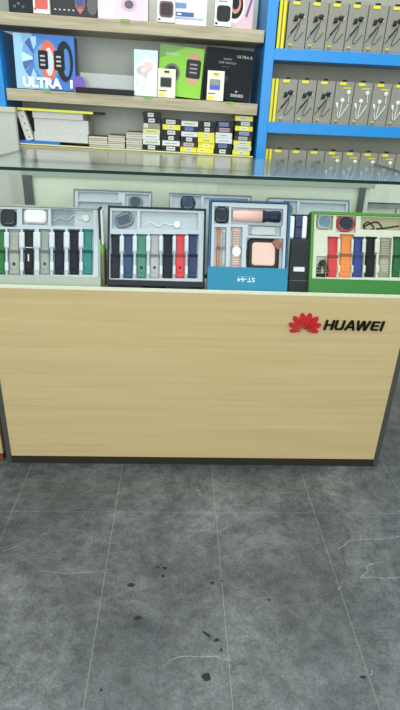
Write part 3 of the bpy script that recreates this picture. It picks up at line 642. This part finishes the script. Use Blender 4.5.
# ================================================================== WATCH SETS IN THE SHOWCASE
class Lean:
    """a box leaning back: local x right, y up its face, z out of the face"""
    def __init__(s, ul, vl, Y, theta=68, yaw=0.0, z=None):
        p = at(ul, vl, Y); s.o = Vector((p.x, Y, p.z if z is None else z)); t = math.radians(theta)
        X = Vector((math.cos(yaw), math.sin(yaw), 0)); B = Vector((-math.sin(yaw), math.cos(yaw), 0))
        U = Vector((0, 0, 1))*math.sin(t)+B*math.cos(t); N = X.cross(U); s.X, s.U, s.N, s.t = X, U, N, t
        s.M = Matrix(((X.x, U.x, N.x, s.o.x), (X.y, U.y, N.y, s.o.y), (X.z, U.z, N.z, s.o.z), (0, 0, 0, 1)))
    def loc(s, u, v, off=0):
        q = ray(u, v); t = (s.o+s.N*off-CAMP).dot(s.N)/q.dot(s.N); p = CAMP+q*t-s.o
        return (p.dot(s.X), p.dot(s.U))
    def rect(s, u0, v0, u1, v1, off=0):
        um, vm = (u0+u1)/2, (v0+v1)/2
        return (s.loc(u0, vm, off)[0], s.loc(um, v1, off)[1], s.loc(u1, vm, off)[0], s.loc(um, v0, off)[1])
    def sub(s, x, y, z=0): return s.M @ Matrix.Translation((x, y, z))
def open_box(L, w, h, d, shell, tray, label, wall=.005, name='watch_gift_box', lip=0.0, lipm=None, rim=.006):
    root = empty(name, L.M, label, 'gift box')
    b = MB()
    b.box((0, 0, -d), (w, h, -d+.002), shell); b.box((0, 0, -d+.002), (wall, h, 0), shell); b.box((w-wall, 0, -d+.002), (w, h, 0), shell)
    b.box((wall, h-wall, -d+.002), (w-wall, h, 0), shell); b.box((wall, 0, -d+.002), (w-wall, wall, 0), shell); b.build('box_shell', root, None)
    if lip:
        b = MB(); b.box((-.0015, -.001, .0003), (w+.0015, lip, .0025), lipm or shell); b.build('front_lip', root, None, .0006)
    return root
def tray_part(root, L, x0, y0, x1, y1, m, cells, zf=-.003, zb=-.018, ribs=()):
    """moulded tray: base plate, outer rim and the raised walls between cells; cells are (x0,y0,x1,y1) hollows"""
    b = MB(); xs = sorted(set([x0, x1]+[c[0] for c in cells]+[c[2] for c in cells])); ys = sorted(set([y0, y1]+[c[1] for c in cells]+[c[3] for c in cells]))
    b.box((x0, y0, zb-.004), (x1, y1, zb), m)
    for i in range(len(xs)-1):
        for j in range(len(ys)-1):
            cx, cy = (xs[i]+xs[i+1])/2, (ys[j]+ys[j+1])/2
            if not any(c[0] < cx < c[2] and c[1] < cy < c[3] for c in cells):
                b.box((xs[i], ys[j], zb), (xs[i+1], ys[j+1], zf), m)
    if len(ribs): 
        for (rx0, rx1, ry0, ry1) in ribs: b.pillow(rrect(rx0, ry0, rx1, ry1, .003, 3), zf-.001, zf+.0035, RIB if m == TRAY else m, None, .25)
    return b.build('tray', root)
def strap(L, u0, v0, u1, v1, rgb, label, style=0, z=-.0175, t=.007, shift=0.0, group='watch straps in the showcase'):
    x0, y0, x1, y1 = L.rect(u0, v0, u1, v1, z+t); w = x1-x0; h = y1-y0; m = mat(rgb, .55, noise=.08); md = mat(tuple(int(c*.62) for c in rgb), .55)
    M = L.sub((x0+x1)/2, y0, z); root = empty('watch_strap', M, label, 'watch strap', group); hw = w/2
    b = MB(); P = [(-hw*.9, .002), (-hw*.8, 0), (hw*.8, 0), (hw*.9, .002), (hw*.95, h*.42), (hw*.8, h*.56), (hw*.86, h*.9), (hw, h), (-hw, h), (-hw*.86, h*.9), (-hw*.8, h*.56), (-hw*.95, h*.42)]
    b.pillow(P, 0, t*.8, m, None, .08); b.build('band', root)
    b = MB(); Q = [(-hw*.74, h*.20), (-hw*.5, h*.12), (hw*.5, h*.12), (hw*.74, h*.20), (hw*.74, h*.55), (-hw*.74, h*.55)]
    b.pillow(Q, t*.8, t*1.05, m, None, .06); b.build('strap_tail', root)
    b = MB(); b.box((-hw*1.0, h*.48, t*.5), (hw*1.0, h*.55, t*1.25), md); b.build('keeper', root, None, .0005)
    b = MB()
    if style == 1:
        b.prism(ellipse(0, h*.24, hw*.34, hw*.34, 12), t*1.05, t*1.25, md); b.prism(ellipse(0, h*.24, hw*.2, hw*.2, 12), t*1.25, t*1.35, BLACK)
    elif style == 2:
        for k in range(9): b.box((-hw*.86, h*(.04+.05*k), t*.8), (hw*.86, h*(.055+.05*k), t*1.12), md)
        b.box((-hw*.12, h*.30, t*1.1), (hw*.12, h*.46, t*1.5), mat((200, 200, 200), .3, .6)); b.box((-hw*.9, h*.60, t*.8), (hw*.9, h*.615, t*1.3), mat((200, 200, 200), .3, .6))
    elif style == 3:
        for k in range(16): b.box((-hw*.84, h*(.03+.058*k), t*.8), (hw*.84, h*(.045+.058*k), t*1.1), md)
    else:
        for k in range(3): b.prism(ellipse(0, h*(.20+.09*k), hw*.09, hw*.09, 8), t*1.05, t*1.12, md)
    b.build('stud' if style == 1 else 'clasp' if style == 2 else 'weave' if style == 3 else 'hole_row', root)
    return root
def watch(L, u0, v0, u1, v1, case, face, label, rnd=.35, z=-.0175, rot=0, ring=None, tlabel=None):
    x0, y0, x1, y1 = L.rect(u0, v0, u1, v1, z+.008); w, h = x1-x0, y1-y0; M = L.sub((x0+x1)/2, (y0+y1)/2, z) @ Matrix.Rotation(rot, 4, 'Z')
    root = empty('smartwatch', M, label, 'watch'); r = min(w, h)*rnd
    if ring:
        b = MB(); b.pillow(ellipse(0, 0, w*.5, h*.5, 24), 0, .004, mat(ring, .3)); b.build('cradle', root); w *= .72; h *= .86; r = min(w, h)*rnd*.8
    b = MB(); b.pillow(rrect(-w/2, -h/2, w/2, h/2, r, 5), .0041 if ring else 0, .010, mat(case, .3, .4)); b.build('case', root)
    b = MB(); b.pillow(rrect(-w*.39, -h*.39, w*.39, h*.39, r*.8, 5), .0101, .0115, mat(face, .12, coat=.6)); b.build('screen', root)
    b = MB(); b.box((w*.5, -h*.08, .004), (w*.5+.0018, h*.08, .008), mat(tuple(int(c*.7) for c in case), .3, .4)); b.build('crown', root)
    return root
def cable(L, pts, r, rgb, label, z=-.0145, plug=None, name='charging_cable'):
    Q = [L.loc(u, v, z)+(z,) for u, v in pts]; root = empty(name, L.sub(Q[0][0], Q[0][1], 0), label, 'cable')
    c0 = Vector((Q[0][0], Q[0][1], 0)); m = mat(rgb, .4)
    b = MB(); b.tube(arc([Vector(q)-c0 for q in Q], 5), r, m); b.build('cord', root, None, 0, True)
    if plug:
        x, y = L.loc(plug[0], plug[1], z); b = MB(); b.pillow(ellipse(x-c0.x, y-c0.y, plug[2], plug[2], 18), z-.003, z+.004, m); b.build('charging_puck', root)
    return root
TH = 68
def dz(d): return SHELF_Z+d*math.cos(math.radians(TH))+.0003
# --- box A: grey, far left
LA = Lean(-5.5, 287, .034, TH, z=dz(.04)); wA = LA.loc(100, 287)[0]; hA = LA.loc(60, 206)[1]
GB = mat((150, 155, 144), .5)
rA = open_box(LA, wA, hA, .04, GB, TRAY, 'open grey gift box with seven straps and white earbud case, far left', lip=LA.loc(50, 276)[1], lipm=mat((160, 165, 154), .5))
def ribs_of(L, spans, vt, vb):
    out = []
    for (a, c), (d, e) in zip(spans, spans[1:]):
        for (v0, v1, g) in ((vt+2, vt+(vb-vt)*.40, .9), (vt+(vb-vt)*.72, vb-3, .6)):
            m_ = (c+d)/2; q = (d-c)/2*g+.6; r = L.rect(m_-q, v0, m_+q, v1, -.001); out.append((r[0], r[2], r[1], r[3]))
    return out
def cell(L, u0, v0, u1, v1): return L.rect(u0, v0, u1, v1, -.003)
sA = [(-1.6, 4.5, (20, 108, 48), 'bright green strap at the left edge of the grey gift box', 0), (8.5, 19.5, (158, 160, 152), 'pale grey strap between the green and black straps, grey box', 1), (24, 33.5, (34, 38, 42), 'black link strap with silver clasp in the grey box', 2), (40, 49.5, (152, 154, 148), 'pale grey strap right of the black link strap', 1), (54, 64, (28, 34, 46), 'navy black strap right of the second grey strap', 0), (69, 79, (26, 30, 40), 'black strap beside the teal strap in the grey box', 0), (83, 92.5, (22, 124, 118), 'teal strap at the right end of the grey gift box', 0)]
cells = [cell(LA, a-1.2, 229, c+1.2, 275) for a, c, *_ in sA]+[cell(LA, -3, 209, 17, 227), cell(LA, 22, 209, 48, 225), cell(LA, 51, 209, 93, 227)]
x0, y0 = .006, LA.loc(50, 277)[1]; tray_part(rA, LA, .006, y0, wA-.006, hA-.006, TRAY, [(max(c[0], .008), max(c[1], y0+.001), c[2], min(c[3], hA-.008)) for c in cells], ribs=ribs_of(LA, [(a, c) for a, c, *_ in sA], 230, 274))
for a, c, rgb, lab, st in sA: strap(LA, a, 230, c, 274.5, rgb, lab, st)
watch(LA, 0, 209.5, 16, 226, (52, 54, 58), (34, 38, 42), 'dark grey watch head in the far left corner of the grey box', .3)
x0, y0, x1, y1 = LA.rect(24, 209.5, 46.5, 223.5, -.008); M = LA.sub((x0+x1)/2, (y0+y1)/2, -.0175)
eb = empty('earbud_case', M, 'white rounded earbud case in the top of the grey box', 'earbud case')
b = MB(); b.pillow(rrect(-(x1-x0)/2, -(y1-y0)/2, (x1-x0)/2, (y1-y0)/2, .012, 5), 0, .017, mat((228, 230, 224), .25), None, .18); b.build('case_body', eb, None, 0, False)
b = MB(); b.box((-(x1-x0)/2*.95, (y1-y0)*.12, .0171), ((x1-x0)/2*.8, (y1-y0)*.13, .0174), TRAYD); b.build('lid_seam', eb)
cable(LA, [(53, 222), (60, 218), (68, 220), (74, 215), (80, 219), (86, 217)], .0018, (205, 205, 200), 'coiled white charging cable in clear bag, top of grey box', plug=(86, 218, .011))
b = MB(); x0, y0, x1, y1 = LA.rect(52, 210, 74, 225, -.009); b.pillow(rrect(x0, y0, x1, y1, .004), -.0165, -.009, FILM); 
tag(b.build('plastic_bag', None, LA.M), 'small clear plastic bag lying over the cable in the grey box', 'bag')
# --- box B: black
LB = Lean(107, 284, .060, TH, z=dz(.04)); wB = LB.loc(204.5, 284)[0]; hB = LB.loc(155, 207)[1]
rB = open_box(LB, wB, hB, .04, mat((30, 34, 40), .45), TRAY, 'open black gift box with seven straps, second from left', lip=LB.loc(150, 280.5)[1], lipm=mat((34, 38, 44), .45))
sB = [(110.5, 120, (38, 40, 52), 'charcoal strap at the left end of the black gift box', 0), (123.5, 133, (26, 62, 108), 'steel blue strap right of the charcoal strap', 0), (136.5, 146.5, (66, 128, 112), 'sage green strap in the black gift box', 1), (150, 159.5, (168, 172, 172), 'light grey strap in the middle of the black gift box', 1), (162.5, 173, (28, 34, 44), 'black strap left of the red strap', 0), (175.5, 185, (214, 52, 62), 'red strap second from right in the black gift box', 1), (188, 197.5, (26, 44, 92), 'dark blue strap at the right end of the black gift box', 0)]
cells = [cell(LB, a-.9, 234, c+.9, 278.5) for a, c, *_ in sB]+[cell(LB, 112, 211, 137, 229), cell(LB, 140, 212, 198, 229)]
y0 = LB.loc(155, 281)[1]; tray_part(rB, LB, .006, .006, wB-.006, hB-.006, TRAY, [(max(c[0], .008), max(c[1], .009), min(c[2], wB-.008), min(c[3], hB-.008)) for c in cells], ribs=ribs_of(LB, [(a, c) for a, c, *_ in sB], 234, 278))
for a, c, rgb, lab, st in sB: strap(LB, a, 234.5, c, 278, rgb, lab, st)
watch(LB, 113, 212, 135, 228, (120, 128, 134), (62, 80, 98), 'silver watch with tilted blue grey screen in the black box', .22, ring=(138, 146, 154), rot=.35)
cable(LB, [(146, 226), (150, 222), (158, 226), (164, 223), (172, 225), (178, 221)], .0018, (226, 226, 222), 'white charging cable in the upper hollow of the black box', plug=(177, 224.5, .011))
# --- box C: blue
LC = Lean(207.5, 291, .030, 70, z=SHELF_Z+.045*math.cos(math.radians(70))+.0003); wC = LC.loc(286.3, 291)[0]; hC = LC.loc(248, 200.5)[1]
BL1 = mat((0, 70, 116), .5); BL2 = mat((0, 122, 158), .55)
rC = open_box(LC, wC, hC, .045, BL1, TRAY, 'open blue gift box with pink tumbler and pink framed watch set', lip=LC.loc(248, 267.5)[1], lipm=BL2)
b = MB(); cxy = LC.loc(246, 280); text_into(b, 'ST-64', cxy[0], cxy[1], .052, .013, .0025, mat((190, 214, 222), .4), bold=.02, flip=True)
b.box((cxy[0]-.022, cxy[1]+.009, .0026), (cxy[0]+.022, cxy[1]+.0098, .0028), mat((150, 195, 210), .4)); b.build('lettering', rC)
cc = [cell(LC, 214, 206, 229, 224), cell(LC, 231, 208, 283, 225), cell(LC, 214, 227, 226, 268), cell(LC, 230, 227, 242, 268), cell(LC, 248, 225.5, 281, 236), cell(LC, 246, 238, 283, 268)]
yl = LC.loc(248, 268)[1]
tray_part(rC, LC, .007, .007, wC-.007, hC-.007, TRAY, [(c[0], max(c[1], .012), min(c[2], wC-.009), min(c[3], hC-.009)) for c in cc])
watch(LC, 215, 207, 228.5, 223, (40, 48, 60), (24, 34, 48), 'dark square watch in the top left of the blue box', .3)
x0, y0, x1, y1 = LC.rect(232, 208.5, 281, 223, -.004); M = LC.sub(x0, (y0+y1)/2, -.0105) ; tu = empty('tumbler', M, 'pink cylinder with navy cap lying in the blue box', 'bottle')
def lathe_x(b, prof, m, k=18):
    vs = []; fs = []
    for x_, r_ in prof:
        for j in range(k):
            t = 2*math.pi*j/k; vs.append((x_, r_*math.cos(t), r_*math.sin(t)*.62))
    for i in range(len(prof)-1):
        for j in range(k): fs.append((i*k+j, (i+1)*k+j, (i+1)*k+(j+1) % k, i*k+(j+1) % k))
    fs.append(tuple(range(k))); fs.append(tuple(range((len(prof)-1)*k, len(prof)*k))[::-1]); b.add(vs, fs, m)
Lx = x1-x0; Rr = min((y1-y0)/2*.86, .0190)
b = MB(); lathe_x(b, [(.002, Rr*.75), (.005, Rr*.85), (Lx*.2, Rr*.92), (Lx*.62, Rr)], mat((226, 180, 172), .3)); b.build('body', tu, None, 0, True)
b = MB(); lathe_x(b, [(Lx*.62+.0003, Rr*1.0), (Lx*.66, Rr*1.02), (Lx*.72, Rr*.82), (Lx*.9, Rr*.95), (Lx*.985, Rr*.92), (Lx, Rr*.7)], mat((24, 34, 56), .35)); b.build('cap', tu, None, 0, True)
strap(LC, 216.5, 228, 220.5, 269, (178, 116, 88), 'tan leather strap seen edge on in the blue box', 0, t=.010); strap(LC, 222, 229, 225.5, 269, (190, 200, 196), 'slim pale metal strap beside the tan one in the blue box', 3, t=.009)
strap(LC, 231.5, 228, 240.5, 269, (222, 190, 178), 'pink and white link strap in the blue box', 3)
x0, y0, x1, y1 = LC.rect(232, 246, 241, 257, -.004); b = MB(); b.pillow(ellipse((x0+x1)/2, (y0+y1)/2, (x1-x0)/2, (y1-y0)/2, 18), -.009, -.003, mat((226, 224, 218), .3)); tag(b.build('charging_puck', None, LC.M), 'white oval charger resting on the pink link strap', 'charger')
b = MB(); x0, y0, x1, y1 = LC.rect(250, 226, 277, 235.5, -.006); b.pillow([(x0, y0+.004), (x0+.01, y0), (x1, y0+.002), (x1-.002, y1-.002), (x0+.03, y1), (x0+.006, y1-.003)], -.0165, -.006, mat((200, 205, 208), .2, trans=.25)); tag(b.build('plastic_bag', None, LC.M), 'crumpled clear plastic bag under the pink tumbler', 'bag')
x0, y0, x1, y1 = LC.rect(247.5, 238.5, 279.5, 269.5, -.003); M = LC.sub((x0+x1)/2, (y0+y1)/2, -.0175); w_, h_ = (x1-x0)/2, (y1-y0)/2
cp = empty('framed_watch', M, 'pink square watch display in thick black rounded frame, blue box', 'watch')
b = MB(); b.pillow(rrect(-w_, -h_, w_, h_, .012, 5), 0, .012, mat((40, 36, 38), .35)); b.build('frame', cp)
b = MB(); b.pillow(rrect(-w_*.72, -h_*.74, w_*.72, h_*.74, .009, 5), .0121, .015, mat((222, 182, 172), .3), None, .08); b.build('screen', cp)
b = MB(); b.box((-w_*1.0, -h_*.25, .002), (-w_*1.08, h_*.25, .010), mat((40, 36, 38), .4)); b.build('side_button', cp)
b = MB(); P = [LC.loc(u, v, .001) for u, v in ((272, 242), (275, 239), (281.5, 241.5), (281.5, 247), (278, 250), (274, 246))]; b.pillow(P, -.005, .002, mat((140, 84, 66), .5)); tag(b.build('leather_tab', None, LC.M), 'brown leather tab at the corner of the black watch frame', 'leather tab')
# --- box D: green
LD = Lean(309, 291.5, .032, 68, z=SHELF_Z+.04*math.cos(math.radians(68))+.0003); wD = .600-LD.o.x; hD = LD.loc(360, 212.5)[1]
GR = mat((64, 132, 28), .5); GR2 = mat((36, 114, 36), .5)
rD = open_box(LD, wD, hD, .04, GR, TRAYC, 'open green gift box with red orange and navy straps, far right', lip=LD.loc(350, 279.5)[1], lipm=GR2, wall=.008)
sD = [(327.5, 338, (206, 50, 56), 'red strap in the green gift box', 0, 237), (340, 352, (224, 130, 60), 'orange strap right of the red one in the green box', 0, 234.5), (353, 363, (32, 56, 130), 'navy strap between orange and black, green box', 0, 237), (365.5, 375.5, (24, 32, 34), 'black strap right of the navy strap, green box', 0, 237), (379.5, 390, (176, 172, 156), 'beige woven strap in the green gift box', 3, 238), (393, 403, (20, 92, 44), 'dark green strap at the right edge, green box', 0, 237)]
cells = [cell(LD, a-1, vt-.5, c+1, 277.5) for a, c, _, _, _, vt in sD]+[cell(LD, 316, 256, 326, 277.5), cell(LD, 316, 214, 333, 230), cell(LD, 336, 214, 356, 232.5), cell(LD, 360.5, 215.5, 402, 230)]
tray_part(rD, LD, .009, .009, wD-.009, hD-.009, TRAYC, [(max(c[0], .011), max(c[1], .012), min(c[2], wD-.011), min(c[3], hD-.011)) for c in cells], ribs=ribs_of(LD, [(a, c) for a, c, *_ in sD[:-1]], 237, 276))
for a, c, rgb, lab, st, vt in sD: strap(LD, a, vt, c, 277, rgb, lab, st)
watch(LD, 317, 214.5, 332, 229, (176, 180, 172), (92, 122, 140), 'silver rounded square watch in the top left of the green box', .35)
rw = watch(LD, 336.5, 215, 355, 232, (198, 66, 74), (28, 36, 52), 'red round watch with dark dial in the green box', .5)
cable(LD, [(363, 226), (368, 222), (374, 228), (368, 230), (364, 227), (376, 222), (382, 228), (376, 229), (386, 228), (392, 227), (399, 226)], .0022, (40, 34, 34), 'dark looped charging cable in the tan hollow, green box')
b = MB(); x0, y0, x1, y1 = LD.rect(361.5, 216.5, 401, 229.5, -.017); b.box((x0, y0, -.0178), (min(x1, wD-.012), y1, -.0165), mat((168, 160, 128), .5)); b.build('tray_insert', rD)
# black metal link bracelet, crumpled
x0, y0, x1, y1 = LD.rect(317, 259, 329, 277, -.005); cb = LD.sub((x0+x1)/2, y0, -.0175); b = MB(); wq = x1-x0; hq = y1-y0
for k in range(13):
    a = math.pi*(k/12)*1.15-.2; cx = math.cos(a)*wq*.32; cy = hq*.28+math.sin(a)*hq*.55
    R = Matrix.Translation((cx, cy, .004+.003*(k % 2))) @ Matrix.Rotation(a, 4, 'Z'); b.box((-wq*.19, -hq*.045, 0), (wq*.19, hq*.045, .007), mat((58, 58, 52), .35, .5) if k % 2 else mat((30, 30, 30), .35, .5), R)
for k in range(4): b.box((-wq*.4+k*wq*.2, .001, .001), (-wq*.4+k*wq*.2+wq*.16, hq*.2, .007), mat((48, 48, 44), .35, .5))
tag(b.build('link_bracelet', None, cb, .0005), 'crumpled black metal link bracelet at lower left of green box', 'bracelet')
# --- black box standing between blue and green boxes, further back
LE = Lean(288.5, 291, .052, 74, z=SHELF_Z+.018*math.cos(math.radians(74))+.0003); wE = LE.loc(309.3, 291)[0]-.003; hE = LE.loc(300, 214)[1]; hF = LE.loc(300, 239.5)[1]
be = empty('watch_gift_box', LE.M, 'narrow black gift box between the blue and green boxes', 'gift box')
b = MB(); b.box((0, 0, -.018), (wE, hE, -.012), BLACK); b.box((0, 0, -.012), (wE, hF, 0), BLK2); b.build('box_shell', be, None, .0008)
b = MB(); x0, y0, x1, y1 = LE.rect(293.5, 267, 304.5, 271.5); b.box((x0, y0, 0.0001), (x1, y1, .0006), WHITE); b.build('sticker', be)
b = MB(); yy = LE.loc(300, 281)[1]; b.box((0, yy, 0.0001), (wE, yy+.002, .0012), mat((80, 84, 84), .4)); b.box((0, hF-.002, .0001), (wE, hF, .0012), mat((70, 74, 78), .4)); b.build('flap_edge', be)
for a, c in ((289.8, 294.2), (302.3, 306.8)):
    x0, y0, x1, y1 = LE.rect(a, 216, c, 239, -.003); b = MB(); b.pillow(rrect(x0, y0+.001, x1, y1, .004), -.0119, -.002, mat((218, 222, 226), .35), None, .1); b.build('strap_cradle', be)
strap(LE, 295, 216, 302, 238.5, (28, 48, 100), 'navy strap in white cradle above the black flap', 0, z=-.0115, t=.006)
# --- trays leaning behind
def rear_tray(ul, ur, vt, th, Yt, label, shell, w_items, name='watch_gift_box', recess=None, inner=TRAY):
    t = math.radians(th); pt = at((ul+ur)/2, vt, Yt); d = .03; Y0 = Yt-(pt.z-SHELF_Z-d*math.cos(t))/math.tan(t)
    L = Lean(ul, vt, Yt, th); xl = at(ul, vt, Yt).x; zo = SHELF_Z+d*math.cos(t)+.0003
    L.o = Vector((xl, Y0, zo)); L.M.translation = L.o; w = at(ur, vt, Yt).x-xl; h = (pt.z-zo)/math.sin(t)
    root = open_box(L, w, h, d, shell, inner, label, wall=.003); cells = []
    if recess:
        for r in recess: c = L.rect(*r, -.003); cells.append((max(c[0], .006), c[1], min(c[2], w-.006), min(c[3], h-.006)))
    tray_part(root, L, .0035, .0035, w-.0035, h-.0035, inner, cells, zf=-.004, zb=-.014)
    return L, root
SG = mat((118, 126, 134), .45)
L1, r1 = rear_tray(73.5, 152, 190, 66, .30, 'grey edged white gift box leaning behind the grey and black boxes', SG, None, recess=[(78, 192, 118, 200), (125, 194, 149, 209), (78, 202, 122, 212)])
watch(L1, 128.5, 195.5, 142.5, 208, (150, 156, 162), (58, 72, 90), 'small dark watch head in the white box behind the black box', .35, z=-.0138)
L2, r2 = rear_tray(169, 252, 194, 66, .30, 'grey edged white gift box leaning behind black and blue boxes', SG, None, recess=[(172, 195.5, 201, 212), (204, 198, 248, 206)])
watch(L2, 180.5, 195.5, 195, 210, (40, 58, 78), (34, 56, 84), 'navy watch head in the white box behind the black box', .4, z=-.0138)
L3, r3 = rear_tray(268, 350, 198.5, 66, .30, 'grey edged white gift box leaning behind the green box', SG, None, recess=[(283, 201, 297, 216), (300, 203, 346, 212)])
watch(L3, 284, 203, 292.5, 215, (150, 156, 154), (80, 88, 90), 'small grey watch head behind the narrow black box', .4, z=-.0138)
# things in the gap between grey and black boxes
b = MB(); xa = at(100.6, 285, .07).x; xb = at(104.6, 285, .07).x
b.box((xa, .075, SHELF_Z+.0003), (xb, .14, at(102, 254, .075).z), mat((128, 118, 96), .6)); zc = at(102, 254, .075).z
single(b, 'cardboard_box', Vector((xa, .075, SHELF_Z)), 'slim brown carton in the gap between grey and black boxes', 'box')
b = MB(); b.box((xa, .08, zc+.0003), (xb, .12, at(102, 245, .08).z), mat((110, 165, 50), .5)); zc = at(102, 245, .08).z
single(b, 'green_block', Vector((xa, .08, zc)), 'small green piece on the brown carton in the gap', 'box')
b = MB(); b.box((xa, .085, zc+.0003), (xa+.006, .125, at(102, 209, .085).z), mat((40, 44, 52), .5)); b.box((xa+.0065, .085, zc+.0003), (xb, .125, at(102, 211, .085).z), WHITE)
single(b, 'slim_box', Vector((xa, .085, zc)), 'slim black and white box above the green piece in the gap', 'box')
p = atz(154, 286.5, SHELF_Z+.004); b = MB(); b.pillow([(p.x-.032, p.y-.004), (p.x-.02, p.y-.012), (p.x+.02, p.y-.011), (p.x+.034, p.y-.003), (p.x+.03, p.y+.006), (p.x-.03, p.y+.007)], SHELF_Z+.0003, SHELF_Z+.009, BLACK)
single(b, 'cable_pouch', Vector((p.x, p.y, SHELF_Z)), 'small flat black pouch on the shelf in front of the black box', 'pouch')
